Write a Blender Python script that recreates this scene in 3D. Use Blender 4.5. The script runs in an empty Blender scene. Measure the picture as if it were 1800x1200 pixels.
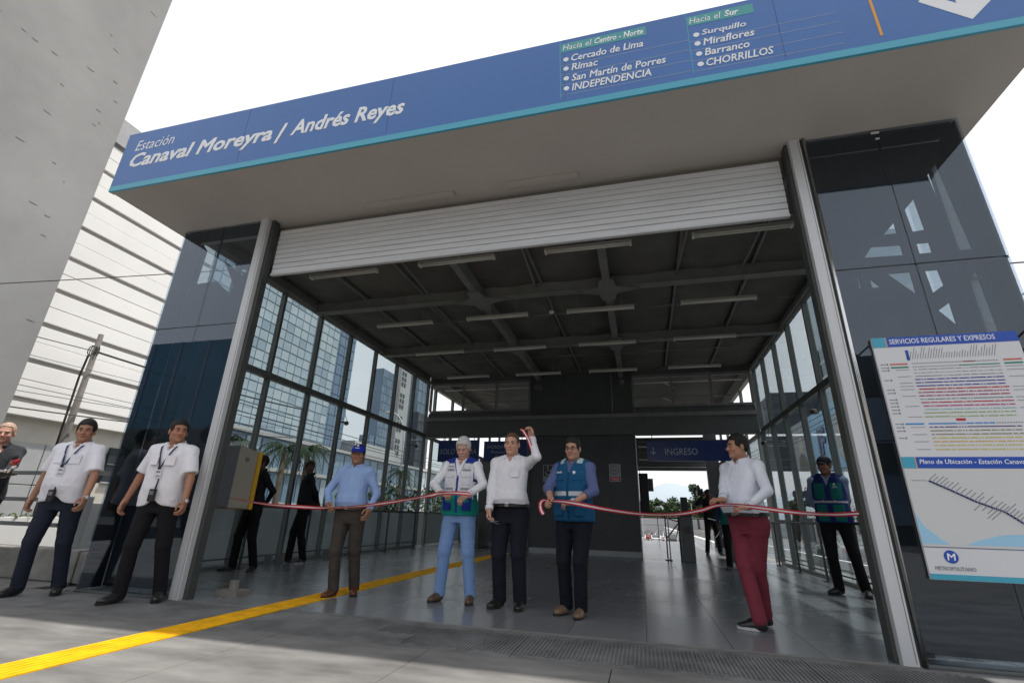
import bpy, bmesh, math, random
import numpy as np
from mathutils import Matrix, Vector
random.seed(7)
rng = np.random.default_rng(5)
SC = bpy.context.scene
COL = SC.collection
# ------------------------------------------------------------------ camera
cd = bpy.data.cameras.new("camera"); cam = bpy.data.objects.new("camera", cd); COL.objects.link(cam)
cd.lens = 16.636; cd.sensor_width = 36.0; cd.clip_start = 0.05; cd.clip_end = 9000
cr = Vector((0.96763499, 0.25085255, 0.02748671)); cu = Vector((0.06205659, -0.34211283, 0.93760748)); cf = Vector((-0.24460478, 0.90555608, 0.3466074))
cam.matrix_world = Matrix(((cr.x, cu.x, -cf.x, 4.40946), (cr.y, cu.y, -cf.y, -4.26248), (cr.z, cu.z, -cf.z, 0.86), (0, 0, 0, 1)))
SC.camera = cam
# ------------------------------------------------------------------ sky, sun, exposure
SUNV = Vector((0.28, 0.035, 1.0)).normalized()
w = bpy.data.worlds.new("World"); SC.world = w; w.use_nodes = True
wn, wl = w.node_tree.nodes, w.node_tree.links
for n in list(wn): wn.remove(n)
wo = wn.new("ShaderNodeOutputWorld"); bg = wn.new("ShaderNodeBackground"); bg.inputs[1].default_value = 0.1
sk = wn.new("ShaderNodeTexSky"); sk.sky_type = 'NISHITA'; sk.sun_disc = False
sk.sun_elevation = math.asin(SUNV.z); sk.sun_rotation = math.atan2(SUNV.x, SUNV.y); sk.dust_density = 3.0
tc = wn.new("ShaderNodeTexCoord"); nz = wn.new("ShaderNodeTexNoise"); nz.inputs['Scale'].default_value = 2.2; nz.inputs['Detail'].default_value = 4
mpn = wn.new("ShaderNodeMapping"); mpn.inputs['Scale'].default_value = (1, 1, 3)
rp = wn.new("ShaderNodeValToRGB"); rp.color_ramp.elements[0].position = .3; rp.color_ramp.elements[0].color = (5.3, 5.36, 5.45, 1)
rp.color_ramp.elements[1].position = .7; rp.color_ramp.elements[1].color = (6.0, 6.02, 6.05, 1)
mx = wn.new("ShaderNodeMixRGB"); mx.inputs[0].default_value = 0.86      # thin bright cloud over the sky
wl.new(tc.outputs['Generated'], mpn.inputs[0]); wl.new(mpn.outputs[0], nz.inputs['Vector']); wl.new(nz.outputs['Fac'], rp.inputs[0])
wl.new(sk.outputs[0], mx.inputs[1]); wl.new(rp.outputs[0], mx.inputs[2]); wl.new(mx.outputs[0], bg.inputs[0]); wl.new(bg.outputs[0], wo.inputs[0])
sd = bpy.data.lights.new("sun", 'SUN'); sun = bpy.data.objects.new("sun", sd); COL.objects.link(sun)
sd.energy = 2.2; sd.angle = math.radians(1.0); sd.color = (1, .955, .89)
sun.rotation_euler = SUNV.to_track_quat('Z', 'Y').to_euler()
SC.view_settings.view_transform = 'Standard'; SC.view_settings.look = 'None'; SC.view_settings.gamma = 1; SC.view_settings.use_curve_mapping = False
SC.view_settings.exposure = 1.08
SC.cycles.transparent_max_bounces = 32; SC.cycles.max_bounces = 10; SC.cycles.diffuse_bounces = 5; SC.cycles.glossy_bounces = 5

# ------------------------------------------------------------------ materials
M = {}
def mat(name, col, rough=.6, metal=0., var=.0, vscale=3., bump=0., bscale=40., spec=.5, stretch=None, col2=None, vcol=False, emit=None, rvar=0.0, coat=0.):
    m = bpy.data.materials.new(name); m.use_nodes = True
    N, L = m.node_tree.nodes, m.node_tree.links; b = N["Principled BSDF"]
    b.inputs['Roughness'].default_value = rough; b.inputs['Metallic'].default_value = metal
    b.inputs['Specular IOR Level'].default_value = spec; b.inputs['Coat Weight'].default_value = coat
    c = (*col, 1); b.inputs['Base Color'].default_value = c
    t = N.new("ShaderNodeTexCoord"); mp = N.new("ShaderNodeMapping"); L.new(t.outputs['Object'], mp.inputs[0])
    if stretch: mp.inputs['Scale'].default_value = stretch
    src = None
    if vcol:
        a = N.new("ShaderNodeAttribute"); a.attribute_name = "tint"; src = a.outputs['Color']
    if var or rvar or col2:
        n = N.new("ShaderNodeTexNoise"); n.inputs['Scale'].default_value = vscale; n.inputs['Detail'].default_value = 7; n.inputs['Roughness'].default_value = .62
        L.new(mp.outputs[0], n.inputs['Vector'])
        r = N.new("ShaderNodeValToRGB"); r.color_ramp.elements[0].position = .32; r.color_ramp.elements[1].position = .68
        if col2:
            r.color_ramp.elements[0].color = c; r.color_ramp.elements[1].color = (*col2, 1); L.new(n.outputs['Fac'], r.inputs[0]); src = r.outputs[0]
        elif var:
            r.color_ramp.elements[0].color = (1 - var,) * 3 + (1,); r.color_ramp.elements[1].color = (1 + var * .6,) * 3 + (1,)
            L.new(n.outputs['Fac'], r.inputs[0])
            x = N.new("ShaderNodeMixRGB"); x.blend_type = 'MULTIPLY'; x.inputs[0].default_value = 1
            x.inputs[1].default_value = c; L.new(r.outputs[0], x.inputs[2])
            if src: L.new(src, x.inputs[1])
            src = x.outputs[0]
        if rvar:
            mr = N.new("ShaderNodeMapRange"); mr.inputs[1].default_value = .3; mr.inputs[2].default_value = .7
            mr.inputs[3].default_value = rough - rvar; mr.inputs[4].default_value = rough + rvar
            L.new(n.outputs['Fac'], mr.inputs[0]); L.new(mr.outputs[0], b.inputs['Roughness'])
    if src: L.new(src, b.inputs['Base Color'])
    if bump:
        n2 = N.new("ShaderNodeTexNoise"); n2.inputs['Scale'].default_value = bscale; n2.inputs['Detail'].default_value = 5
        L.new(mp.outputs[0], n2.inputs['Vector']); bp = N.new("ShaderNodeBump"); bp.inputs['Strength'].default_value = bump; bp.inputs['Distance'].default_value = .01
        L.new(n2.outputs['Fac'], bp.inputs['Height']); L.new(bp.outputs[0], b.inputs['Normal'])
    if emit: b.inputs['Emission Color'].default_value = (*emit[:3], 1); b.inputs['Emission Strength'].default_value = emit[3]
    M[name] = m; return m
def glass(name, tint, f0=.05, rough=.0, wav=.0, body=None, bodyfac=0.):
    m = bpy.data.materials.new(name); m.use_nodes = True; N, L = m.node_tree.nodes, m.node_tree.links
    for n in list(N): N.remove(n)
    o = N.new("ShaderNodeOutputMaterial"); tr = N.new("ShaderNodeBsdfTransparent"); tr.inputs[0].default_value = (*tint, 1)
    gl = N.new("ShaderNodeBsdfGlossy"); gl.inputs[0].default_value = (.88, .95, 1.05, 1) if 'pillar' in name else (.95, .98, 1, 1); gl.inputs['Roughness'].default_value = rough
    lw = N.new("ShaderNodeLayerWeight"); lw.inputs[0].default_value = .5
    p = N.new("ShaderNodeMath"); p.operation = 'POWER'; p.inputs[1].default_value = 4.2; L.new(lw.outputs['Facing'], p.inputs[0])
    mr = N.new("ShaderNodeMapRange"); mr.inputs[3].default_value = f0; mr.inputs[4].default_value = .9; L.new(p.outputs[0], mr.inputs[0])
    mxs = N.new("ShaderNodeMixShader"); L.new(mr.outputs[0], mxs.inputs[0])
    if body:
        d = N.new("ShaderNodeBsdfDiffuse"); d.inputs[0].default_value = (*body, 1); m2 = N.new("ShaderNodeMixShader"); m2.inputs[0].default_value = bodyfac
        L.new(tr.outputs[0], m2.inputs[1]); L.new(d.outputs[0], m2.inputs[2]); L.new(m2.outputs[0], mxs.inputs[1])
    else: L.new(tr.outputs[0], mxs.inputs[1])
    L.new(gl.outputs[0], mxs.inputs[2]); L.new(mxs.outputs[0], o.inputs[0])
    if wav:
        t = N.new("ShaderNodeTexCoord"); n = N.new("ShaderNodeTexNoise"); n.inputs['Scale'].default_value = 1.3; bp = N.new("ShaderNodeBump"); bp.inputs['Strength'].default_value = wav; bp.inputs['Distance'].default_value = .05
        L.new(t.outputs['Object'], n.inputs['Vector']); L.new(n.outputs['Fac'], bp.inputs['Height']); L.new(bp.outputs[0], gl.inputs['Normal'])
    M[name] = m; return m
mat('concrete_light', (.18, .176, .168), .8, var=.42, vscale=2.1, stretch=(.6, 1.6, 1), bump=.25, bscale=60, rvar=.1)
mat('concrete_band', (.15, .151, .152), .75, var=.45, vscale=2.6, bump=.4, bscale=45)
mat('tile', (.165, .170, .178), .25, var=.05, vscale=.9, rvar=.02, bump=.03, bscale=5)
mat('tile_b', (.175, .180, .186), .27, var=.05, vscale=1.1, rvar=.02, bump=.03, bscale=5)
mat('grout', (.16, .16, .155), .8)
mat('yellow_paint', (.84, .44, .008), .75, var=.22, vscale=7, bump=.15, bscale=80, spec=.15)
mat('soffit', (.43, .405, .38), .8, var=.07, vscale=.8)
mat('sign_blue', (.035, .14, .41), .38, var=.08, vscale=.7)
mat('sign_teal', (.06, .36, .50), .4)
mat('sign_green', (.05, .32, .33), .4)
mat('white_print', (.82, .83, .85), .5)
mat('orange_print', (.75, .33, .03), .5)
mat('alu', (.58, .59, .61), .42, metal=.1, var=.10, vscale=4, stretch=(1, 1, .15), rvar=.06)
mat('shutter_slat', (.66, .67, .69), .45, metal=.1, var=.12, vscale=3, stretch=(.3, 1, 4))
mat('frame_dark', (.17, .182, .178), .45, metal=.3, var=.1)
mat('steel_dark', (.055, .06, .058), .55, var=.15)
mat('ceiling', (.135, .13, .118), .85, var=.3, vscale=1.1)
mat('beam', (.215, .22, .21), .6, var=.15)
mat('beam_light', (.45, .43, .39), .7, var=.1)
mat('wall_dark', (.075, .078, .083), .6, var=.12, vscale=1.5)
mat('wall_mid', (.115, .12, .118), .65, var=.12)
mat('lamp_white', (.72, .70, .64), .4)
mat('black', (.012, .012, .013), .5)
mat('black_gloss', (.012, .012, .014), .2)
mat('bracing', (.014, .017, .022), .75)
mat('brown_grey', (.20, .19, .17), .7, var=.1)
mat('beige_box', (.42, .38, .31), .55, var=.06)
mat('yellow_box', (.80, .45, .02), .5)
mat('grey_box', (.16, .16, .17), .5)
mat('pier_concrete', (.275, .275, .27), .85, var=.2, vscale=.35, bump=.2, bscale=12)
mat('stain', (.205, .20, .185), .9, var=.35, vscale=6)
mat('white_cladding', (.86, .85, .82), .7, var=.05, vscale=.5)
mat('groove_grey', (.30, .29, .28), .8)
mat('panel_grey', (.42, .43, .44), .7, var=.08)
mat('beige_wall', (.58, .55, .49), .8, var=.08)
mat('parapet', (.24, .235, .22), .85, var=.4, vscale=3, bump=.3, bscale=30)
mat('white_wall', (.78, .78, .76), .8, var=.08, vscale=.8)
mat('rail', (.17, .175, .18), .45, metal=.4)
mat('asphalt', (.06, .06, .06), .9, var=.2, vscale=.5)
mat('ground', (.17, .16, .14), .95, var=.25, vscale=.08)
mat('grass', (.07, .10, .03), .95, var=.4, vscale=.4)
mat('foliage', (.05, .085, .03), .8, var=.55, vscale=1.4)
mat('foliage_b', (.035, .062, .026), .8, var=.55, vscale=1.2)
mat('bark', (.14, .11, .08), .9, var=.3, vscale=8)
mat('mountain_hazed', (.36, .42, .47), 1.)  # distance haze is put into this pale blue colour
mat('bluepane', (.18, .26, .35), .22, var=.25, vscale=.12, spec=.9)
mat('bluepane_l', (.40, .48, .53), .25, var=.2, vscale=.2, spec=.9)
mat('bluepane_d', (.13, .20, .29), .2, var=.2, vscale=.1, spec=.9)
mat('bluepane_m', (.31, .39, .45), .25, var=.2, vscale=.15, spec=.9); mat('bluepane_p', (.45, .52, .55), .3, var=.15, vscale=.2, spec=.9)
mat('spandrel', (.20, .26, .32), .4)
mat('tower_white', (.52, .51, .50), .8, var=.08, vscale=.1)
mat('tower_dark', (.06, .07, .09), .5, var=.2, vscale=.15)
mat('teal_tower', (.045, .22, .34), .3, var=.2, vscale=.1)
mat('win_dark', (.04, .05, .055), .25)
mat('car_grey', (.25, .26, .27), .3, metal=.4, coat=.5); mat('car_white', (.62, .62, .62), .3, coat=.5); mat('car_red', (.32, .04, .03), .3, coat=.5); mat('car_dark', (.04, .045, .055), .3, coat=.5)
mat('sign_navy', (.012, .035, .17), .3, var=.05)
mat('text_grey', (.36, .40, .47), .5)
mat('chrome', (.6, .6, .6), .2, metal=1.)
mat('ribbon_red', (.55, .015, .03), .4); mat('ribbon_white', (.80, .78, .80), .4)
mat('wire', (.03, .03, .03), .6)
mat('poster_paper', (.66, .66, .69), .45, var=.03, vscale=2)
mat('map_land', (.60, .60, .60), .5); mat('map_sea', (.33, .58, .78), .5)
mat('print_grey', (.22, .23, .26), .5)
mat('royal', (.02, .08, .42), .4)
glass('pane_glass', (.76, .80, .81), f0=.03)
glass('pillar_glass', (.80, .84, .88), f0=.05)
glass('pillar_side', (.93, .95, .96), f0=.03)
glass('specs', (.85, .88, .9), f0=.08)

# ------------------------------------------------------------------ mesh helpers
ORG = {}
class MB:
    def __init__(s): s.v = []; s.f = []; s.m = []
    def add(s, vs, fs, mi=0):
        b = len(s.v); s.v += [tuple(map(float, p)) for p in vs]; s.f += [tuple(b + i for i in f) for f in fs]; s.m += [mi] * len(fs); return s
    def box(s, x0, x1, y0, y1, z0, z1, mi=0):
        x0, x1 = sorted((x0, x1)); y0, y1 = sorted((y0, y1)); z0, z1 = sorted((z0, z1))
        return s.add([(x0, y0, z0), (x1, y0, z0), (x1, y1, z0), (x0, y1, z0), (x0, y0, z1), (x1, y0, z1), (x1, y1, z1), (x0, y1, z1)],
                     [(0, 3, 2, 1), (4, 5, 6, 7), (0, 1, 5, 4), (1, 2, 6, 5), (2, 3, 7, 6), (3, 0, 4, 7)], mi)
    def obox(s, c, ax, ay, az, mi=0):
        c, ax, ay, az = map(lambda q: np.array(q, float), (c, ax, ay, az))
        vs = [c + i * ax + j * ay + k * az for k in (-1, 1) for i, j in ((-1, -1), (1, -1), (1, 1), (-1, 1))]
        return s.add(vs, [(0, 3, 2, 1), (4, 5, 6, 7), (0, 1, 5, 4), (1, 2, 6, 5), (2, 3, 7, 6), (3, 0, 4, 7)], mi)
    def bar(s, a, b, w, h, mi=0, up=(0, 0, 1)):
        a = np.array(a, float); b = np.array(b, float); d = b - a; l = np.linalg.norm(d); d /= l; u = np.array(up, float)
        if abs(d @ u) > .95: u = np.array((0, 1., 0))
        r = np.cross(d, u); r /= np.linalg.norm(r); u = np.cross(r, d)
        return s.obox((a + b) / 2, d * l / 2, r * w / 2, u * h / 2, mi)
    def tube(s, pts, r, n=8, mi=0, cap=True):
        pts = [np.array(p, float) for p in pts]; rr = r if hasattr(r, '__len__') else [r] * len(pts); vs = []; fs = []
        u = None
        for i, p in enumerate(pts):
            d = pts[min(i + 1, len(pts) - 1)] - pts[max(i - 1, 0)]; d = d / (np.linalg.norm(d) + 1e-12)
            if u is None: u = np.cross(d, (0, 0, 1.)) if abs(d[2]) < .9 else np.cross(d, (0, 1., 0))
            u = u - d * (u @ d); u = u / (np.linalg.norm(u) + 1e-12); w_ = np.cross(d, u)
            for k in range(n):
                a = 2 * math.pi * k / n; vs.append(p + rr[i] * (u * math.cos(a) + w_ * math.sin(a)))
        for i in range(len(pts) - 1):
            for k in range(n): fs.append((i * n + k, i * n + (k + 1) % n, (i + 1) * n + (k + 1) % n, (i + 1) * n + k))
        if cap: fs.append(tuple(range(n - 1, -1, -1))); fs.append(tuple((len(pts) - 1) * n + k for k in range(n)))
        return s.add(vs, fs, mi)
    def prism(s, poly, p0, ux, uy, t, mi=0):   # polygon in plane (ux,uy) at p0, extruded by vector t
        p0, ux, uy, t = map(lambda q: np.array(q, float), (p0, ux, uy, t)); n = len(poly)
        a = [p0 + ux * x + uy * y for x, y in poly]; b = [q + t for q in a]
        return s.add(a + b, [tuple(range(n)), tuple(range(2 * n - 1, n - 1, -1))] + [((i + 1) % n, i, n + i, n + (i + 1) % n) for i in range(n)], mi)
    def ell(s, c, r, n=12, m=8, mi=0, rot=None):
        c = np.array(c, float); vs = [];
        for i in range(m + 1):
            t = math.pi * i / m
            for k in range(n):
                a = 2 * math.pi * k / n; q = np.array((r[0] * math.sin(t) * math.cos(a), r[1] * math.sin(t) * math.sin(a), r[2] * math.cos(t)))
                if rot is not None: q = rot @ q
                vs.append(c + q)
        fs = [(i * n + k, (i + 1) * n + k, (i + 1) * n + (k + 1) % n, i * n + (k + 1) % n) for i in range(m) for k in range(n)]
        return s.add(vs, fs, mi)
    def build(s, name, mats, parent=None, smooth=False, bevel=0, base=True, kind=None, label=None, cat=None, group=None, flip=True):
        if not isinstance(mats, (list, tuple)): mats = [mats]
        v = np.array(s.v, float).reshape(-1, 3)
        if parent is None:
            lo, hi = v.min(0), v.max(0); org = np.array(((lo[0] + hi[0]) / 2, (lo[1] + hi[1]) / 2, lo[2])) if base else np.zeros(3)
        else: org = ORG[parent.name]
        me = bpy.data.meshes.new(name); me.from_pydata([tuple(p) for p in (v - org)], [], s.f)
        for m_ in mats: me.materials.append(M[m_] if isinstance(m_, str) else m_)
        if len(mats) > 1: me.polygons.foreach_set('material_index', s.m)
        if smooth: me.polygons.foreach_set('use_smooth', [True] * len(me.polygons))
        bm = bmesh.new(); bm.from_mesh(me); bmesh.ops.recalc_face_normals(bm, faces=bm.faces); bm.to_mesh(me); bm.free()
        me.update(); o = bpy.data.objects.new(name, me); COL.objects.link(o); ORG[o.name] = org
        if parent is not None: o.parent = parent
        else: o.location = org
        if bevel:
            b = o.modifiers.new('bevel', 'BEVEL'); b.width = bevel; b.segments = 2; b.limit_method = 'ANGLE'
        if kind: o['kind'] = kind
        if label: o['label'] = label
        if cat: o['category'] = cat
        if group: o['group'] = group
        return o
def thing(name, label, cat, loc=(0, 0, 0), group=None, rz=0):
    o = bpy.data.objects.new(name, None); COL.objects.link(o); o.location = loc; o.rotation_euler = (0, 0, rz); o.empty_display_size = .2
    ORG[o.name] = np.array(loc, float); o['label'] = label; o['category'] = cat
    if group: o['group'] = group
    return o
def B(*a): return MB().box(*a)
def copy_tree(o, parent=None):
    c = o.copy(); COL.objects.link(c)
    if parent is not None: c.parent = parent
    for ch in list(o.children): copy_tree(ch, c)
    return c
def relabel(o, label): o['label'] = label; return o
def text(body, x, z, y=None, parent=None, mat_='white_print', w=None, h=None, shear=0., bold=0., name='lettering', ex=.0015, R=None, P=None, align='l'):
    """lettering standing in the plane facing -y (or in frame P,R), fitted to width w / height h, bottom-left at x,z"""
    cu_ = bpy.data.curves.new('t', 'FONT'); cu_.body = body; cu_.shear = shear; cu_.bevel_depth = bold; cu_.bevel_resolution = 0; cu_.extrude = .004; cu_.resolution_u = 2
    ob = bpy.data.objects.new('t', cu_); COL.objects.link(ob); bpy.context.view_layer.update()
    me = bpy.data.meshes.new_from_object(ob.evaluated_get(bpy.context.evaluated_depsgraph_get())); bpy.data.objects.remove(ob)
    n = len(me.vertices); co = np.empty(n * 3); me.vertices.foreach_get('co', co); co = co.reshape(-1, 3)
    lo, hi = co.min(0), co.max(0); sx = sy = None
    if h: sy = h / (hi[1] - lo[1])
    if w: sx = w / (hi[0] - lo[0])
    sx = sx or sy; sy = sy or sx
    X = (co[:, 0] - lo[0]) * sx; Z = (co[:, 1] - lo[1]) * sy; T = (co[:, 2] - lo[2]) / max(hi[2] - lo[2], 1e-6) * ex
    if align == 'c': X -= (hi[0] - lo[0]) * sx / 2
    if P is None: V = np.stack([x + X, y - T, z + Z], 1)
    else:
        R = np.array(R, float); V = np.array(P, float) + X[:, None] * R[0] + Z[:, None] * R[1] + T[:, None] * R[2]
    org = ORG[parent.name] if parent is not None else np.zeros(3)
    me.vertices.foreach_set('co', (V - org).ravel()); me.materials.clear(); me.materials.append(M[mat_]); me.update()
    o = bpy.data.objects.new(name, me); COL.objects.link(o); o.parent = parent; ORG[o.name] = org; return o

# ================================================================== THE SETTING
# terrain and decks
g = MB(); g.add([(-4500, -3000, -3), (4500, -3000, -3), (4500, 6000, -3), (-4500, 6000, -3)], [(0, 1, 2, 3)]); g.build('ground', 'ground', kind='structure')
B(-9, 14, -40, .62, -3, -.03).build('plaza_deck', 'concrete_light', kind='structure')
deck = B(-2.9, 8.7, .62, 20.4, -3, -.03).build('station_deck', 'grout', kind='structure')
pav = B(-9, 14, -40, 0, -.03, -.024).build('pavement', 'grout', kind='structure')
sl = None
xs = [1.745 + 1.21 * k for k in range(-9, 10)]
for i in range(len(xs) - 1):
    for (y0, y1) in ((-3.2, -.775), (-5.6, -3.2)):
        dz = random.uniform(-.0015, .0015)
        MB().box(xs[i] + .003, xs[i + 1] - .003, y0 + .003, y1 - .003, -.024, dz).build('concrete_slab', 'concrete_light', pav, bevel=.003)
B(-9, 14, -40, -5.6, -.024, 0).build('slab_field', 'concrete_light', pav)
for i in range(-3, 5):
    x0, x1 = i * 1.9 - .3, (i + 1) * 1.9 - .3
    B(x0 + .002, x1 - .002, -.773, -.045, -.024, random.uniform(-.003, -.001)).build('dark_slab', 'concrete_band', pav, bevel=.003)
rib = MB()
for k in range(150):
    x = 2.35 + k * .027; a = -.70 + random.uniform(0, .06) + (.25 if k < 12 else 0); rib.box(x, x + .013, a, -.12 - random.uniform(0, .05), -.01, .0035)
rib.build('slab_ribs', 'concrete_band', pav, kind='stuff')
B(-.18, 6.13, -.045, .0, -.024, .004).build('threshold_strip', 'concrete_light', pav)
B(-9, -2.0, -.04, .33, -.03, .0).build('side_slab', 'concrete_light', pav)
floor = B(-1.78, 7.5, 0, 20.4, -.03, -.012).build('floor', 'grout', kind='structure')
tiles = {}
for i in range(15):
    for j in range(15):
        x0 = -1.73 + i * .611; y0 = .004 + j * .592
        t = MB(); hx, hy = .3035, .294; tx, ty = random.gauss(0, .0006), random.gauss(0, .0011)
        vs = [(x0 + .3055 + a * hx, y0 + .296 + b * hy, z) for z in (-.012, 0) for a, b in ((-1, -1), (1, -1), (1, 1), (-1, 1))]
        vs = [(x, y, z if z < 0 else (x - x0 - .3) * tx + (y - y0 - .3) * ty) for x, y, z in vs]
        t.add(vs, [(0, 3, 2, 1), (4, 5, 6, 7), (0, 1, 5, 4), (1, 2, 6, 5), (2, 3, 7, 6), (3, 0, 4, 7)])
        t.build('floor_tile', random.choice(['tile', 'tile', 'tile_b']), floor)
rt = MB()
for i in range(15):
    for j in range(19):
        x0 = -1.73 + i * .611; y0 = 8.9 + j * .6; z = random.uniform(-.001, .0); rt.box(x0, x0 + .607, y0, y0 + .596, -.012, z)
rt.build('rear_tiles', 'tile', floor, kind='stuff')
ys = MB(); ys.box(.88, 1.16, -5.5, -.78, 0, .008); ys.box(.88, 1.16, -.776, -.047, 0, .008); ys.box(.88, 1.16, -.045, 0, 0, .009)
gs = ys.build('guide_strip', 'yellow_paint', label='long yellow tactile guide strip running from the pavement into the station floor', cat='guide strip')
for k in range(14):
    B(.88, 1.16, .003 + k * .58, .58 + k * .58, -.001, .007).build('strip_plate', 'yellow_paint', gs)
rb = MB()
for k in range(5): rb.box(.905 + k * .05, .925 + k * .05, -5.4, 8.0, .0075, .0105)
rb.build('raised_bars', 'yellow_paint', gs)

# ------------------------------------------------------------------ station building
st = thing('station_building', 'station entrance with deep beige canopy and open glass hall behind', 'station', (3, 0, 0))
# canopy: box with soffit, fascia in blue
CZ, CT = 4.41, 5.26
B(-1.59, 7.65, -.86, .35, CZ, CZ + .05).build('soffit', 'soffit', st)
B(-1.59, 7.65, -.86, .35, CZ + .05, CT).build('canopy_body', 'soffit', st)
B(-1.6, 7.66, -.90, -.862, CZ - .005, CT + .01).build('fascia_board', 'soffit', st)
fs_ = thing('station_sign', 'long blue station name board along the canopy front with white lettering', 'sign', (3, -.9, CZ))
B(-1.6, 7.66, -.925, -.902, CZ + .066, CT + .012).build('sign_panel', 'sign_blue', fs_)
B(-1.6, 7.66, -.926, -.902, CZ - .008, CZ + .064).build('teal_band', 'sign_teal', fs_)
for x in (.25, 2.1, 3.95, 5.8): B(x, x + .004, -.9262, -.925, CZ + .09, CT + .012).build('panel_seam', 'sign_navy', fs_)
T = lambda body, x, z, w, h, sh=.25, b=.012, m='white_print': text(body, x, z, -.926, fs_, m, w, h, sh, b)
T('Estación', -1.41, 4.975, .60, .155, .2, .0)
T('Canaval Moreyra', -1.42, 4.655, 2.08, .275, .22, .032); T('/', .70, 4.655, .14, .27, .1, .02); T('Andrés Reyes', .90, 4.665, 1.38, .27, .22, .03)
B(3.905, 3.912, -.9275, -.925, 4.52, 5.255).build('divider_line', 'sign_teal', fs_); B(5.075, 5.082, -.9275, -.925, 4.52, 5.255).build('divider_line', 'sign_teal', fs_)
B(3.915, 4.72, -.927, -.925, 5.105, 5.22).build('heading_bar', 'sign_green', fs_); B(5.085, 5.64, -.927, -.925, 5.10, 5.215).build('heading_bar', 'sign_green', fs_)
T2 = lambda body, x, z, w, h, b=.0: text(body, x, z, -.9272, fs_, 'white_print', w, h, .2, b)
T2('Hacia el', 3.935, 5.128, .28, .072); T2('Centro - Norte', 4.24, 5.128, .455, .072, .025)
T2('Hacia el', 5.10, 5.122, .27, .072); T2('Sur', 5.40, 5.122, .12, .072, .025)
for z, s_, w_ in ((4.965, 'Cercado de Lima', .67), (4.845, 'Rímac', .25), (4.71, 'San Martín de Porres', .85), (4.59, 'INDEPENDENCIA', .715)): T2(s_, 4.015, z, w_, .088, .02)
for z, s_, w_ in ((4.935, 'Surquillo', .37), (4.825, 'Miraflores', .42), (4.70, 'Barranco', .365), (4.575, 'CHORRILLOS', .535)): T2(s_, 5.19, z, w_, .086, .02)
bl = lambda x, z: MB().tube([(x, -.925, z), (x, -.9275, z)], .026, 16).build('bullet_dot', 'white_print', fs_)
for z in (5.005, 4.885, 4.76, 4.635): bl(3.965, z)
for z in (4.975, 4.865, 4.74, 4.617): bl(5.145, z)
for z in (4.93, 4.81, 4.685, 4.56): B(3.915, 5.07, -.9262, -.925, z - .002, z + .002).build('rule_line', 'text_grey', fs_)
for z in (4.90, 4.79, 4.665, 4.545): B(5.085, 6.24, -.9262, -.925, z - .002, z + .002).build('rule_line', 'text_grey', fs_)
B(6.49, 6.51, -.927, -.925, 4.55, 5.20).build('orange_line', 'orange_print', fs_)
MB().prism([(7.10, 4.54), (6.81, 4.83), (6.875, 4.90), (7.045, 4.735), (7.045, 5.2), (7.155, 5.2), (7.155, 4.735), (7.33, 4.90), (7.39, 4.83)], (0, -.925, 0), (1, 0, 0), (0, 0, 1), (0, -.0025, 0)).build('arrow_mark', 'white_print', fs_)
# entrance frame posts
def post(x0, x1, nm='door_post'):
    p = B(x0, x1, -.03, .03, 0, CZ).build(nm, 'alu', st, bevel=.003)
    for k in range(1):
        xx = x0 + (x1 - x0) * .8; B(xx, xx + .004, -.0315, -.03, .02, CZ - .02).build('seam', 'frame_dark', p)
post(-.165, -.050); post(6.025, 6.12)
MB().tube([(6.155, -.02, 0), (6.155, -.02, CZ)], .016, 10).build('guide_tube', 'chrome', st, smooth=True)
B(6.13, 6.145, -.01, .1, 0, CZ).build('edge_strip', 'steel_dark', st)
B(-.048, -.004, .03, .12, 0, CZ).build('shutter_track', 'steel_dark', st); B(6.0, 6.023, .03, .14, 0, CZ).build('shutter_track', 'steel_dark', st)
B(6.16, 6.36, .30, .42, 0, 4.6).build('inner_column', 'beam', st, bevel=.005)
B(.0, .28, .36, .56, 0, .05).build('base_plate', 'brown_grey', st); MB().tube([(.14, .46, .05), (.14, .46, .14)], .05, 10).build('base_bolt', 'brown_grey', st)
# lintel recess / broken edge above the shutter
B(-.1, 6.1, .21, .34, 4.25, 4.409).build('lintel', 'brown_grey', st)
B(1.35, 2.5, -.035, .04, 4.385, 4.408).build('patch_strip', 'soffit', st); B(3.1, 3.95, -.04, .04, 4.388, 4.408).build('patch_strip', 'soffit', st)
# roller shutter
sh = thing('roller_shutter', 'silver slatted roller shutter rolled most of the way up across the entrance', 'shutter', (3, .12, 3.65))
n = 9
for k in range(n):
    z0 = 3.665 + k * .0715
    m_ = MB(); prof = [(.0, 0), (-.008, .003), (-.009, .029), (-.0075, .031), (-.009, .033), (-.008, .061), (0, .065), (.006, .065), (.006, 0)]
    m_.prism([(y, z) for y, z in prof], (0.03, .13, z0), (0, 1, 0), (0, 0, 1), (5.93, 0, 0)); m_.build('slat', 'shutter_slat', sh)
B(.03, 5.96, .105, .15, 3.635, 3.66).build('bottom_rail', 'alu', sh, bevel=.003)
MB().tube([(.03, .27, 4.22), (5.96, .27, 4.22)], .05, 14).build('roll', 'shutter_slat', sh)
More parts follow.
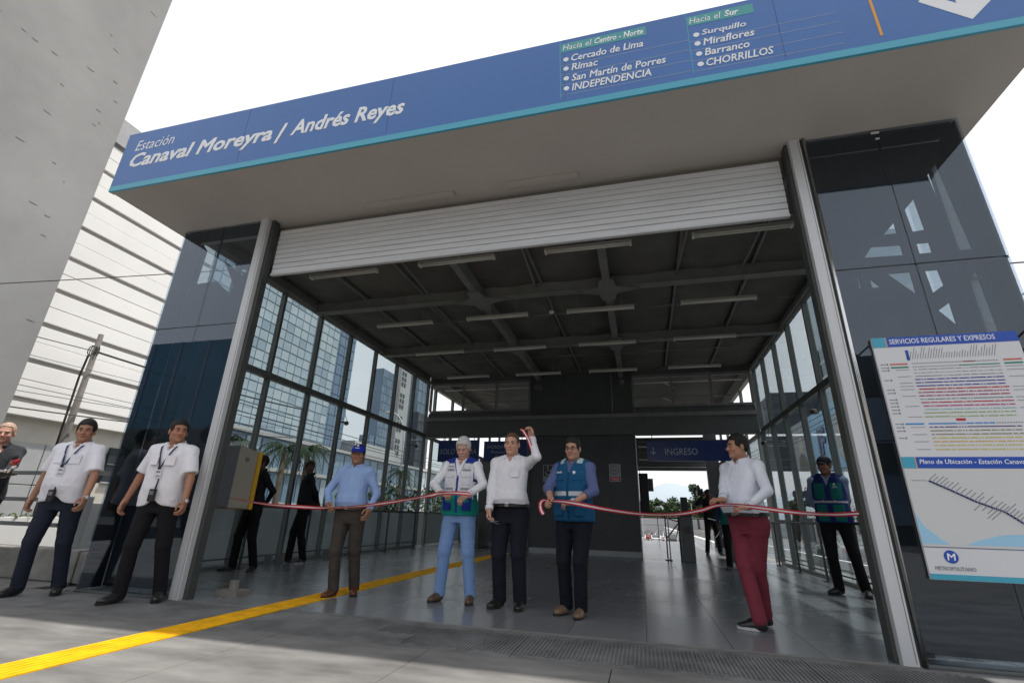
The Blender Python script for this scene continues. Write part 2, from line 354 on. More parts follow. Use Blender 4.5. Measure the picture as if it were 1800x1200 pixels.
# glazed pillars
HR = [[(7.37, 4.1), (7.42, 4.16), (7.425, 3.18), (7.39, 3.18)], [(6.96, 3.65), (7.06, 3.76), (7.07, 3.42), (6.97, 3.41)], [(6.74, 3.41), (6.85, 3.53), (6.85, 3.41)], [(6.54, 3.19), (6.62, 3.3), (6.85, 3.29), (6.85, 3.18)], [(6.97, 3.29), (7.07, 3.29), (7.07, 3.18), (6.97, 3.18)], [(6.68, 3.01), (6.86, 3.01), (6.86, 2.78)], [(6.97, 3.01), (7.07, 3.01), (7.08, 2.86), (6.98, 2.79)], [(6.98, 2.62), (7.08, 2.69), (7.08, 2.47)], [(6.45, 3.02), (6.47, 3.01), (6.46, 2.88), (6.44, 2.89)], [(6.54, 2.98), (6.61, 2.88), (6.54, 2.88)]]
HR[0] = [(7.22, 4.0), (7.32, 4.12), (7.37, 3.18), (7.27, 3.18)]; HR.append([(7.24, 2.88), (7.34, 2.96), (7.37, 1.2), (7.29, 1.2)])
HL = [[(-1.42, 4.30), (-1.30, 4.25), (-1.32, 3.72), (-1.42, 3.74)], [(-0.93, 4.03), (-0.66, 3.64), (-0.68, 3.51), (-0.98, 3.73)], [(-0.60, 3.84), (-0.53, 3.82), (-0.54, 3.76)]]
def pillar(x0, x1, xm, holes, lab):
    p = thing('glass_pillar', lab, 'pillar', ((x0 + x1) / 2, .3, 0), 'dark glazed pillars beside the entrance')
    for a, b in ((x0, xm - .004), (xm + .004, x1)):
        B(a, b, 0, .008, .02, 1.48).build('pane', 'pillar_glass', p); B(a, b, 0, .008, 1.488, 2.955).build('pane', 'pillar_glass', p); B(a, b, 0, .008, 2.967, CZ - .005).build('pane', 'pillar_glass', p)
    B(x0, x1, .012, .03, 2.95, 2.972).build('joint_bar', 'black', p); B(xm - .008, xm + .008, .012, .03, .02, CZ - .01).build('joint_bar', 'black', p)
    xo = x0 if x0 < 0 else x1; xi = x1 if x0 < 0 else x0; sg = 1 if xo > xi else -1
    for z0, z1 in ((.02, 2.955), (2.967, CZ - .005)): B(xo - sg * .008, xo, .01, 1.0, z0, z1).build('side_pane', 'pillar_side', p)
    B(xi + sg * .012, xi + sg * .03, .04, .19 if x0 < 0 else .4, 0, CZ - .005).build('lining', 'bracing', p)
    B(xo - sg * .0125, xo - sg * .030, .012, .245, .02, CZ - .02).build('lining', 'bracing', p); B(x0 + .04, x1 - .04, .035, .245, CZ - .03, CZ - .008).build('top_plate', 'bracing', p)
    B(x0, x1, 0, .03, 0, .018).build('sill', 'frame_dark', p)
    bm = bmesh.new()
    def loop(pts):
        vs = [bm.verts.new((x, .25, z)) for x, z in pts]
        return [bm.edges.new((vs[i], vs[(i + 1) % len(vs)])) for i in range(len(vs))]
    bl0, br0 = (x0 + .04, x1 - .10) if x0 < 0 else (x0 + .035, x1 - .013)
    ed = loop([(bl0, .03), (br0, .03), (br0, CZ - .04), (bl0, CZ - .04)])
    for h in holes: ed += loop(h)
    bmesh.ops.triangle_fill(bm, edges=ed, use_beauty=True)
    ex = bmesh.ops.extrude_face_region(bm, geom=list(bm.faces)); bmesh.ops.translate(bm, verts=[e for e in ex['geom'] if isinstance(e, bmesh.types.BMVert)], vec=(0, .02, 0))
    bmesh.ops.recalc_face_normals(bm, faces=bm.faces); org = ORG[p.name]; bmesh.ops.translate(bm, verts=bm.verts, vec=tuple(-org))
    me = bpy.data.meshes.new('bracing_plate'); bm.to_mesh(me); bm.free(); me.materials.append(M['bracing']); o = bpy.data.objects.new('bracing_plate', me); COL.objects.link(o); o.parent = p
    return p
PL = pillar(-1.45, -.18, -.79, HL, 'dark glazed pillar left of the entrance, behind the two guards in white shirts')
PR = pillar(6.165, 7.43, 6.78, HR, 'dark glazed pillar right of the entrance, with the service map mounted on it')
mm = MB(); mm.box(6.735, 6.80, -.012, 0, 4.36, 4.375); mm.box(6.76, 6.79, -.008, 0, 4.29, 4.305); mm.build('sealant_blob', 'lamp_white', PR)
# hall ceiling
cl = B(-1.8, 7.5, .355, 8.85, 4.86, 4.95).build('ceiling', 'ceiling', kind='structure')
for xa in [-1.7 + k * 1.15 for k in range(8)]:
    for ya in (.45, 3.5, 6.7):
        y1 = ya + (2.85 if ya < 1 else 3.0)
        m_ = MB(); pts = []
        for a in np.linspace(0, 1, 7):
            pts.append((xa + .03 + a * 1.09, 4.855 - .03 - .05 * math.sin(a * math.pi)))
        top = [(p[0], 4.86) for p in reversed(pts)]
        m_.prism([(x, z) for x, z in pts + top], (0, ya, 0), (1, 0, 0), (0, 0, 1), (0, y1 - ya, 0)); m_.build('ceiling_panel', 'ceiling', cl)
for y in (3.24, 5.98): # cross beams
    B(-1.72, 7.42, y - .05, y + .05, 4.60, 4.80).build('cross_beam', 'beam', cl); B(-1.72, 7.42, y - .09, y + .09, 4.585, 4.60).build('beam_flange', 'beam', cl)
for x in (1.75, 4.06):
    B(x - .06, x + .06, .4, 8.8, 4.57, 4.80).build('main_beam', 'beam', cl)
    for y in (3.24, 5.98):
        MB().prism([(-.55, 0), (-.15, -.15), (-.11, -.4), (.11, -.4), (.15, -.15), (.55, 0), (.15, .15), (.11, .4), (-.11, .4), (-.15, .15)], (x, y, 4.555), (1, 0, 0), (0, 1, 0), (0, 0, .012)).build('gusset_plate', 'beam', cl)
for x in (-.6, .62, 2.9, 5.2, 6.35):
    MB().bar((x, .4, 4.79), (x + .05, 8.8, 4.79), .035, .05).build('purlin', 'beam', cl)
for y in (1.9, 4.6, 7.3): MB().bar((-1.7, y, 4.8), (7.4, y, 4.8), .03, .04).build('purlin', 'beam', cl)
for i, (a, b) in enumerate((((.9, 1.0, 4.7), (.8, 3.1, 4.7)), ((2.9, 1.2, 4.72), (2.8, 3.2, 4.72)), ((5.3, .9, 4.7), (5.2, 3.2, 4.72)), ((6.3, .9, 4.7), (6.2, 3.2, 4.72)), ((.6, 3.4, 4.7), (.7, 5.9, 4.7)))):
    MB().tube([a, b], .018, 6).build('conduit', 'beam', cl)
# fluorescent lamps
LG = 'fluorescent lamps under the hall ceiling'
colw = ['leftmost', 'second from left', 'third from left', 'rightmost']; roww = ['front row nearest the shutter', 'second row', 'third row', 'last row before the rear wall']
lamp = None
for j, y in enumerate((1.62, 3.80, 5.62, 7.70)):
    for i, x in enumerate((-.65, 1.30, 3.29, 5.27)):
        if lamp is None:
            lamp = thing('fluorescent_lamp', '', 'lamp', (x + .61, y, 4.44), LG)
            B(x, x + 1.22, y - .035, y + .035, 4.475, 4.505).build('housing', 'beam_light', lamp)
            for dy in (-.028, .028): MB().tube([(x + .03, y + dy, 4.455), (x + 1.19, y + dy, 4.455)], .014, 10).build('tube', 'lamp_white', lamp, smooth=True)
            B(x, x + .03, y - .045, y + .045, 4.435, 4.475).build('lamp_holder', 'lamp_white', lamp); B(x + 1.19, x + 1.22, y - .045, y + .045, 4.435, 4.475).build('lamp_holder', 'lamp_white', lamp)
            MB().bar((x + .2, y, 4.51), (x + .2, y, 4.8), .01, .01).build('hanger', 'beam', lamp); MB().bar((x + 1.0, y, 4.51), (x + 1.0, y, 4.8), .01, .01).build('hanger', 'beam', lamp)
            o = lamp
        else:
            o = copy_tree(lamp); o.location = (x + .61 + random.uniform(-.02, .02), y + random.uniform(-.02, .02), 4.44); o.rotation_euler = (0, 0, random.uniform(-.01, .01))
        relabel(o, 'fluorescent twin tube lamp, %s in the %s' % (colw[i], roww[j]))
sp = thing('smoke_detector', 'small round detector on the cable between ceiling lamps of the second row', 'detector', (3.0, 3.7, 4.42)); MB().ell((3.0, 3.7, 4.44), (.045, .045, .035)).build('cap', 'lamp_white', sp, smooth=True); MB().tube([(3.0, 3.7, 4.46), (3.0, 3.7, 4.8)], .008, 6).build('stem', 'beam', sp)
# side glass walls
LABW = {-1: 'tall glazed side wall at left of the hall with dark mullions and a mid rail', 1: 'tall glazed side wall at right of the hall with dark mullions and a mid rail'}
MY = [.50, 1.25, 2.35, 3.45, 4.55, 5.67, 6.78, 7.88, 8.86]
for sg, X in ((-1, -1.733), (1, 7.42)):
    gw = thing('glass_wall', LABW[sg], 'glass wall', (X, 4.5, 0), 'glazed side walls of the hall')
    xo0, xo1 = sorted((X, X + sg * .07))
    B(xo0, xo1, .42, 8.87, 0, .06).build('base_rail', 'frame_dark', gw)
    B(xo0 - .01, xo1 + .01, .42, 8.87, 2.99, 3.10).build('transom', 'frame_dark', gw)
    B(xo0, xo1, .42, 8.87, 4.62, 4.86).build('top_rail', 'beam', gw); xi = X - sg * .06; B(min(X, xi), max(X, xi), .42, 8.87, 4.64, 4.70).build('ledge', 'beam_light' if False else 'beam', gw)
    for k, y in enumerate(MY):
        B(xo0 - .012, xo1 + .012, y - .028, y + .028, .06, 2.99).build('mullion', 'frame_dark', gw); B(xo0 - .012, xo1 + .012, y - .028, y + .028, 3.10, 4.62).build('mullion', 'frame_dark', gw)
        if k < len(MY) - 1:
            y1 = MY[k + 1]; xm = X + sg * .045
            for z0, z1 in ((.06, 2.99), (3.10, 4.62)): B(xm - .004, xm + .004, y + .028, y1 - .028, z0, z1).build('pane', 'pane_glass', gw)
    # handrail
    xr = X - sg * .14
    hr = thing('handrail', 'low dark metal handrail on posts along the %s glass wall' % ('left' if sg < 0 else 'right'), 'handrail', (xr, 4.5, 0), 'handrails along the glass walls')
    MB().tube([(xr, .8, .90), (xr, 8.6, .90)], .022, 10).build('top_bar', 'steel_dark', hr, smooth=True)
    MB().tube([(xr, .8, .16), (xr, 8.6, .16)], .012, 8).build('lower_bar', 'steel_dark', hr, smooth=True)
    for k in range(6):
        y = .9 + k * 1.5; MB().bar((xr, y, .0), (xr, y, .90), .03, .03).build('post', 'steel_dark', hr); B(xr - .05, xr + .05, y - .05, y + .05, 0, .012).build('foot_plate', 'steel_dark', hr)
# rear wall and openings
rw = thing('rear_wall', 'dark grey rear wall of the hall with openings on both sides', 'wall', (3, 8.98, 0))
B(1.47, 4.35, 8.88, 9.08, 0, 4.86).build('wall_panel', 'wall_dark', rw)
B(1.475, 4.345, 8.862, 8.88, 0.0, .125).build('baseboard', 'panel_grey', rw)
B(1.462, 1.478, 8.855, 8.88, 0, 2.94).build('corner_trim', 'steel_dark', rw); B(4.335, 4.36, 8.855, 8.88, 0, 2.94).build('corner_trim', 'alu', rw)
B(-1.7, 7.38, 8.80, 9.08 - .21, 3.0, 3.46).build('beam', 'wall_mid', rw); B(-1.7, 7.38, 8.74, 8.868, 3.46, 3.56).build('beam_cap', 'beam', rw)
B(-1.7, 1.46, 8.885, 9.08, 3.0, 3.72).build('lintel', 'wall_mid', rw); B(4.36, 7.38, 8.885, 9.08, 3.0, 3.72).build('lintel', 'wall_mid', rw)
for x in (2.15, 2.9, 3.65): B(x, x + .004, 8.878, 8.8805, .13, 2.99).build('panel_seam', 'black', rw)
MB().tube([(3.78, 8.83, 3.6), (3.78, 8.83, 4.7)], .012, 6).build('conduit', 'beam', rw)
for xs_ in ((-1.66, -.6, .44, 1.44), (4.36, 5.37, 6.37, 7.36)):
    cs = MB(); cs.box(xs_[0], xs_[-1], 8.84, 8.93, 3.73, 3.79); cs.box(xs_[0], xs_[-1], 8.84, 8.93, 4.56, 4.64)
    fr = cs.build('clerestory_frame', 'beam', rw)
    for x in xs_: B(x - .03, x + .03, 8.845, 8.925, 3.79, 4.56).build('clerestory_mullion', 'beam', fr)
B(-1.73, 1.46, 8.9, 9.05, 4.645, 4.86).build('head_wall', 'wall_mid', rw); B(4.36, 7.42, 8.9, 9.05, 4.645, 4.86).build('head_wall', 'wall_mid', rw)
for x, z, w_, h_, lab in ((1.60, 4.37, .24, .16, 'small dark speaker box high on the rear wall, beside the left clerestory'), (4.02, 4.43, .12, .12, 'small pale box high on the rear wall, beside the right clerestory')):
    MB().box(x, x + w_, 8.70, 8.88, z - h_ / 2, z + h_ / 2).build('wall_speaker', 'beam' if x > 2 else 'wall_mid', label=lab, cat='speaker', bevel=.01)
# rear hall beyond
rh = thing('rear_hall', 'open rear hall seen through the openings with trussed roof and bright side beams', 'hall', (3, 15, 0))
B(-1.9, 7.6, 9.1, 20.3, 5.05, 5.12).build('roof_deck', 'ceiling', rh)
for X, sg in ((-1.8, -1), (7.5, 1)):
    B(X - .06, X + .06, 9.1, 20.3, 4.62, 5.0).build('side_beam', 'beam_light', rh)  # paler than the front hall beams: sunlit look put into the colour
    for k in range(8): y = 9.5 + 1.5 * k; B(X - .04, X + .04, y - .05, y + .05, 0, 4.62).build('post', 'frame_dark', rh)
    B(X - .03, X + .03, 9.1, 20.3, 3.0, 3.1).build('side_rail', 'frame_dark', rh); B(X - .03, X + .03, 9.1, 20.3, .88, .93).build('side_rail', 'frame_dark', rh)
    for k in range(7):
        y = 9.5 + 1.5 * k; B(X - .004, X + .004, y + .05, y + 1.45, .05, 3.0).build('pane', 'pane_glass', rh)
for k in range(6):
    y = 10.0 + k * 1.9
    MB().tube([(-1.7, y, 4.72), (7.4, y, 4.72)], .022, 6).build('roof_tie', 'lamp_white' if k % 2 == 0 else 'beam', rh)
    for j in range(3):
        x = -1 + j * 3.1; MB().bar((x, y, 4.74), (x + .5, y + 1.9, 5.02), .025, .025).build('roof_strut', 'beam_light', rh)
for k in range(8): y = 9.8 + 1.35 * k; B(4.4, 7.3, y, y + .05, 3.35 + .0 * k, 3.40).build('louvre', 'beam_light' if k % 3 == 0 else 'steel_dark', rh)
B(-1.7, 7.4, 19.6, 19.9, 3.08, 4.6).build('exit_lintel', 'wall_dark', rh); B(-1.7, 7.4, 19.55, 19.6, 3.2, 3.24).build('lintel_strip', 'beam_light', rh)
B(6.95, 7.4, 16.0, 16.3, 0, 4.6).build('rear_column', 'wall_dark', rh)
B(-1.7, 2.2, 14.0, 14.2, 0, 3.0).build('partition', 'wall_mid', rh)
# exit railings
er = thing('exit_railing', 'dark railing with thin bars at the far end of the rear hall', 'railing', (4, 20.1, 0))
MB().tube([(-1.6, 20.1, 1.0), (7.3, 20.1, 1.0)], .025, 8).build('top_bar', 'steel_dark', er)
for k in range(9): MB().tube([(-1.6 + 1.11 * k, 20.1, 0), (-1.6 + 1.11 * k, 20.1, 1.0)], .015, 6).build('post', 'steel_dark', er)
for z in (.35, .68): MB().tube([(-1.6, 20.1, z), (7.3, 20.1, z)], .01, 6).build('rail', 'lamp_white', er)
# hanging direction signs
def hsign(x0, x1, z0, z1, y, lab):
    s_ = thing('hanging_sign', lab, 'sign', ((x0 + x1) / 2, y, z0), 'blue direction signs over the rear openings')
    B(x0, x1, y, y + .05, z0, z1).build('board', 'sign_navy', s_, bevel=.004)
    for x in (x0 + .15, x1 - .15): B(x - .01, x + .01, y + .02, y + .03, z1, 3.0).build('hanger', 'steel_dark', s_)
    return s_
s1 = hsign(4.62, 6.62, 2.31, 2.82, 8.80, 'wide navy sign reading INGRESO with a down arrow over the right opening')
text('INGRESO', 5.07, 2.46, 8.798, s1, 'text_grey', .80, .17, 0, .01)
MB().prism([(-.012, .09), (.012, .09), (.012, -.05), (.055, -.01), (.07, -.028), (0, -.1), (-.07, -.028), (-.055, -.01), (-.012, -.05)], (4.78, 8.80, 2.56), (1, 0, 0), (0, 0, 1), (0, -.003, 0)).build('arrow_mark', 'text_grey', s1)
s2 = hsign(-1.26, -.02, 2.29, 2.90, 8.80, 'navy sign reading SOLO SALIDA, behind the white-haired man')
text('SOLO SALIDA', -1.20, 2.50, 8.798, s2, 'text_grey', 1.12, .15, .2, 0)
s3 = hsign(.14, 1.40, 2.29, 2.86, 8.80, 'navy sign with three lines of small white text, behind the man raising his hand')
for i, (t_, w_) in enumerate((('INGRESO / SALIDA', .95), ('Personas con', .62), ('Discapacidad', .66))): text(t_, .24 + .12 * i, 2.66 - .14 * i, 8.798, s3, 'text_grey', w_, .085, .2, 0)
# wall notices
def notice(x, z, kind, lab):
    s_ = thing('wall_notice', lab, 'notice', (x + .15, 8.87, z), 'small notices on the rear wall')
    B(x, x + .30, 8.868, 8.878, z, z + .45).build('plate', 'panel_grey', s_)
    y = 8.868; c = (x + .15, z + .29)
    if kind == 'a':
        B(x + .02, x + .28, y - .002, y, z + .14, z + .43).build('field', 'wall_dark', s_)
        h = MB(); h.tube([(c[0] + .075 * math.cos(a), y - .004, c[1] - .04 + .075 * math.sin(a)) for a in np.linspace(-3.2, .6, 14)], .009, 6)
        h.tube([(c[0] - .02, y - .004, c[1] + .1), (c[0] - .02, y - .004, c[1] - .0), (c[0] + .05, y - .004, c[1] - .0), (c[0] + .085, y - .004, c[1] - .08)], .01, 6); h.ell((c[0] - .02, y - .004, c[1] + .115), (.017, .004, .017)); h.build('wheelchair_mark', 'lamp_white', s_)
        for k in range(3): B(x + .04, x + .26, y - .002, y, z + .03 + k * .033, z + .045 + k * .033).build('print_line', 'print_grey', s_)
    else:
        B(x + .02, x + .28, y - .002, y, z + .02, z + .12).build('red_field', 'ribbon_red', s_)
        h = MB(); h.tube([(c[0] + .11 * math.cos(a), y - .004, c[1] + .11 * math.sin(a)) for a in np.linspace(0, 2 * math.pi, 25)], .010, 6); h.bar((c[0] - .075, y - .004, c[1] + .075), (c[0] + .075, y - .004, c[1] - .075), .014, .006); h.build('ban_ring', 'print_grey', s_)
        B(c[0] - .07, c[0] + .06, y - .003, y, c[1] - .012, c[1] + .012).build('cigarette_mark', 'print_grey', s_)
        for k in range(2): B(x + .05, x + .25, y - .003, y - .002, z + .045 + k * .033, z + .055 + k * .033).build('print_line', 'white_print', s_)
notice(1.85, 1.77, 'a', 'small grey notice with a wheelchair symbol on the dark rear wall'); notice(3.62, 1.79, 'b', 'small no-smoking notice with red lower field on the dark rear wall')
# CCTV cameras on walls
def cctv(x, y, z, sg, lab):
    s_ = thing('security_camera', lab, 'camera', (x, y, z), 'security cameras on the hall frames')
    MB().bar((x, y, z), (x + sg * .14, y - .05, z - .02), .03, .03).build('bracket', 'steel_dark', s_)
    MB().tube([(x + sg * .1, y + .05, z - .02), (x + sg * .22, y - .15, z - .06)], .045, 12).build('housing', 'brown_grey', s_, smooth=True); MB().tube([(x + sg * .22, y - .15, z - .06), (x + sg * .225, y - .158, z - .062)], .032, 12).build('lens', 'black_gloss', s_)
    MB().tube([(x, y + .05, z + .36), (x + sg * .03, y + .06, z + .15), (x + sg * .12, y + .03, z + .02)], .006, 6).build('cable', 'wire', s_)
cctv(-1.72, 4.6, 2.66, 1, 'security camera on the left glass wall, above the man in the blue cap'); cctv(7.41, 4.5, 2.66, -1, 'security camera on the right glass wall, above the guard in the dark cap')
cctv(-1.72, 8.0, 2.66, 1, 'security camera near the far end of the left glass wall'); cctv(7.41, 8.0, 2.66, -1, 'security camera near the far end of the right glass wall')
# wall cabinet with yellow edge
cb = thing('wall_cabinet', 'beige metal cabinet with yellow edge fixed beside the left entrance post', 'cabinet', (-1.35, 1.75, .86))
MB().prism([(1.42, .86), (1.78, .86), (1.78, 1.655), (1.42, 1.72)], (-1.62, 0, 0), (0, 1, 0), (0, 0, 1), (.52, 0, 0)).build('body', 'beige_box', cb, bevel=.008)
MB().prism([(1.782, .85), (1.85, .85), (1.85, 1.66), (1.782, 1.665)], (-1.64, 0, 0), (0, 1, 0), (0, 0, 1), (.56, 0, 0)).build('door', 'yellow_box', cb, bevel=.006)
B(-1.62, -1.10, 1.405, 1.418, .87, 1.70).build('front_plate', 'grey_box', cb); B(-1.098, -1.094, 1.55, 1.62, 1.50, 1.56).build('label_plate', 'brown_grey', cb)
B(-1.70, -1.62, 1.5, 1.7, 1.0, 1.6).build('mount_bracket', 'steel_dark', cb)
pn = B(-.9, -.68, .52, .53, 1.95, 2.42).build('paper_notice', 'poster_paper', label='sheet of white paper taped inside the left pillar corner', cat='notice')
# small floor boxes
for (x, y, lab) in ((-1.55, 2.95, 'small grey bracket on the floor nearest the cabinet, at the foot of the left handrail'), (-1.52, 3.2, 'small grey bracket beside the first floor bracket, at the foot of the left handrail'), (-1.52, 4.45, 'small grey bracket on the floor behind the man in black at the left handrail')):
    o = thing('floor_bracket', lab, 'bracket', (x, y, 0), 'brackets at the left handrail'); B(x - .04, x + .04, y - .03, y + .03, 0, .03).build('foot', 'grey_box', o); B(x - .07, x + .07, y - .012, y + .012, .03, .16).build('plate', 'grey_box', o)
# turnstiles
def turnstile(x, y, lab, beacon=False):
    s_ = thing('turnstile', lab, 'turnstile', (x, y, 0), 'turnstiles under the blue signs')
    B(x - .13, x + .13, y, y + 1.1, 0, .98).build('cabinet', 'wall_mid', s_, bevel=.02); B(x - .14, x + .14, y - .02, y + 1.12, .98, 1.02).build('lid', 'steel_dark', s_, bevel=.008)
    B(x - .06, x + .06, y - .012, y - .001, .62, .78).build('reader', 'black_gloss', s_)
    for a in (0, 2.1, 4.2): MB().tube([(x - .13, y + .5, .85), (x - .13 - .42 * abs(math.cos(a * .5 + .3)), y + .5 + .2 * math.sin(a), .85 + .3 * math.cos(a) - .2)], .015, 6).build('arm', 'chrome', s_)
    if beacon: B(x - .09, x + .06, y + .1, y + .2, 1.02, 1.40).build('validator', 'black', s_, bevel=.01)
    return s_
turnstile(5.38, 8.0, 'grey turnstile with raised validator under the INGRESO sign', True); turnstile(6.55, 8.9, 'grey turnstile behind the man in maroon trousers'); turnstile(1.05, 9.6, 'grey turnstile seen between the white-haired man and the man in white'); turnstile(-.3, 9.6, 'grey turnstile at the left opening, behind the white-haired man')
bg_ = thing('gate_barrier', 'low black barrier frame in the right opening before the turnstile', 'barrier', (4.7, 8.5, 0))
MB().bar((4.40, 8.6, 1.0), (4.98, 8.4, 1.0), .05, .05).build('top_bar', 'black', bg_)
for x, y in ((4.92, 8.42), (4.98, 8.40)): MB().bar((x, y, 0), (x, y, 1.0), .03, .03).build('post', 'black' if x < 4.95 else 'alu', bg_); B(x - .06, x + .04, y - .04, y + .04, 0, .02).build('foot', 'grey_box', bg_)
gb = thing('gate_barrier', 'short black rail joined to the turnstile under the INGRESO sign', 'barrier', (5.2, 8.05, 0)); MB().bar((4.98, 8.05, .93), (5.25, 8.05, .93), .03, .03).build('top_bar', 'black', gb); MB().bar((5.2, 8.05, 0), (5.2, 8.05, .93), .035, .035).build('post', 'black', gb)
tv = thing('info_screen', 'dark hanging information screen at the left side of the right opening', 'screen', (4.45, 10.5, 1.0)); B(4.36, 4.62, 10.5, 10.6, .98, 2.15).build('cabinet', 'black', tv, bevel=.01); B(4.62, 4.80, 12.4, 12.46, 1.75, 2.15).build('side_screen', 'tower_dark', tv); B(4.3, 4.35, 10.5, 10.6, 0, 2.2).build('post', 'black', tv)

# ------------------------------------------------------------------ service map on the right pillar
po = thing('service_map', 'tall service map board with coloured route lines on the right dark pillar', 'map board', (6.79, -.03, .53))
px0, px1 = 6.305, 7.27
B(px0, px1, -.028, -.004, .535, 2.305).build('board', 'poster_paper', po, bevel=.003)
yP = -.0285
def strip(x0, x1, z0, z1, m, nm='band', d=0): return B(x0, x1, yP - .001 - d, yP, z0, z1).build(nm, m, po)
strip(px0, px1 - .001, 2.222, 2.304, 'royal', 'header_band', .0005); strip(px0, px0 + .095, 2.222, 2.3045, 'sign_teal', 'header_square', .001); strip(px0 + .095, px0 + .101, 2.222, 2.304, 'orange_print', 'header_rule', .0012)
text('SERVICIOS REGULARES Y EXPRESOS', 6.425, 2.245, yP - .0016, po, 'white_print', .70, .042, 0, .01)
strip(px0, px1 - .001, 1.277, 1.358, 'royal', 'header_band', .0005); strip(px0, px0 + .085, 1.277, 1.3585, 'sign_teal', 'header_square', .001); strip(px0 + .085, px0 + .091, 1.277, 1.358, 'orange_print', 'header_rule', .0012)
text('Plano de Ubicación - Estación Canaval Moreyra', 6.415, 1.298, yP - .0016, po, 'white_print', .80, .043, .18, .01)
RT = [(6.39, 6.51, 2.077, 'c1', .012), (7.13, 7.245, 2.080, 'c1', .012), (6.39, 6.51, 2.050, 'c2', .012), (6.84, 7.10, 2.050, 'c2', .008), (7.13, 7.245, 2.052, 'c2', .012), (6.88, 6.95, 2.078, 'c1', .008),
 (6.54, 7.1, 2.028, 'c3', .005), (6.54, 7.1, 2.001, 'c3', .005), (6.54, 7.1, 1.974, 'c3', .006), (6.53, 7.1, 1.948, 'c4', .008), (6.53, 7.1, 1.922, 'c4', .008), (6.53, 7.1, 1.896, 'c4', .008),
 (6.54, 7.11, 1.870, 'c5', .009), (6.53, 7.1, 1.844, 'c6', .008), (6.53, 7.1, 1.818, 'c6', .008), (6.53, 7.11, 1.791, 'c7', .006), (6.53, 7.11, 1.765, 'c5', .008), (6.54, 7.11, 1.738, 'c8', .009), (6.54, 7.11, 1.711, 'c9', .006), (6.53, 7.1, 1.685, 'c10', .007), (6.53, 7.1, 1.656, 'c10', .007),
 (6.39, 6.51, 1.603, 'c11', .012), (6.54, 6.95, 1.603, 'c11', .010), (6.54, 7.11, 1.577, 'c12', .007), (6.54, 7.1, 1.550, 'c13', .007), (6.54, 7.1, 1.523, 'c13', .007), (6.54, 7.09, 1.497, 'c14', .009), (6.54, 7.09, 1.470, 'c15', .008), (6.54, 7.08, 1.443, 'c14', .008), (6.54, 7.07, 1.413, 'c14', .008)]
for k_, c_ in dict(c1=(.55, .13, .09), c2=(.02, .22, .14), c3=(.22, .23, .22), c4=(.03, .03, .28), c5=(.45, .02, .03), c6=(.32, .01, .08), c7=(.12, .15, .14), c8=(.45, .05, .2), c9=(.22, .42, .42), c10=(.22, .36, .08), c11=(.04, .25, .6), c12=(.07, .02, .12), c13=(.22, .2, .08), c14=(.55, .48, .12), c15=(.6, .38, .12)).items(): mat('route_' + k_, c_, .5)
dots = MB(); ticks = MB()
for x0, x1, z, c, t_ in RT:
    strip(x0, x1, z - t_ / 2, z + t_ / 2, 'route_' + c, 'route_line')
    if x1 - x0 > .3:
        x = x0 + .02
        while x < x1:
            if random.random() < .35: dots.box(x, x + .006, yP - .002, yP - .001, z - .003, z + .003)
            x += .0175
for z, x0, x1 in ((2.078, 6.54, 7.10), (2.050, 6.54, 6.83), (1.603, 6.96, 7.12)):
    x = x0
    while x < x1: ticks.box(x, x + .009, yP - .001, yP, z - .004, z + .004); x += .0165
for k in range(34):
    x = 6.515 + k * .0172; l = random.uniform(.04, .095); ticks.prism([(0, 0), (.004, 0), (.004 + l * .35, l), (l * .35, l)], (x, yP, 2.115), (1, 0, 0), (0, 0, 1), (0, -.001, 0))
for i, z in enumerate((2.078, 2.05, 2.028, 1.948, 1.87, 1.844, 1.791, 1.765, 1.738, 1.711, 1.685, 1.603, 1.577, 1.55, 1.497)):
    ticks.box(6.325, 6.36, yP - .001, yP, z - .003, z + .003); ticks.tube([(6.372, yP, z), (6.372, yP - .0015, z)], .0075, 10)
for z in (2.028, 1.974, 1.922, 1.896, 1.87, 1.818, 1.738, 1.656, 1.577, 1.523, 1.47, 1.413): ticks.box(6.42, 6.51, yP - .001, yP, z - .002, z + .002)
for z in (2.028, 2.001, 1.948, 1.87, 1.844, 1.791, 1.765, 1.711): ticks.box(7.13, 7.24, yP - .001, yP, z - .002, z + .002)
ticks.build('small_print', 'print_grey', po, kind='stuff'); dots.build('stop_marks', 'white_print', po, kind='stuff')
strip(6.515, 6.535, 2.105, 2.19, 'royal', 'station_tag'); strip(6.72, 6.78, 1.622, 1.640, 'c5' and 'route_c5', 'here_mark')
mp_ = strip(px0, px1 - .001, .745, 1.275, 'map_land', 'map_area')
MB().prism([(6.306, .97), (6.34, .88), (6.42, .80), (6.47, .762), (6.306, .762)], (0, yP - .001, 0), (1, 0, 0), (0, 0, 1), (0, -.001, 0)).build('sea_area', 'map_sea', po)
MB().prism([(6.56, .762), (6.66, .80), (6.80, .835), (6.95, .845), (7.268, .86), (7.268, .762)], (0, yP - .001, 0), (1, 0, 0), (0, 0, 1), (0, -.001, 0)).build('sea_area', 'map_sea', po)
rr = MB(); rp_ = [(6.44, 1.19), (6.55, 1.13), (6.69, 1.05), (6.78, 1.01), (6.84, .985), (6.93, .91), (7.05, .83)]
for a, b in zip(rp_[:-1], rp_[1:]): rr.bar((a[0], yP - .003, a[1]), (b[0], yP - .003, b[1]), .002, .012, up=(0, 1, 0)); 
for a, b in zip(rp_[:-1], rp_[1:]): rr.bar((a[0], yP - .003, a[1]), (b[0], yP - .003, b[1]), .012, .002, up=(0, 1, 0))
rr.build('map_route', 'c11' and 'sign_navy', po); nn = MB(); dd = MB()
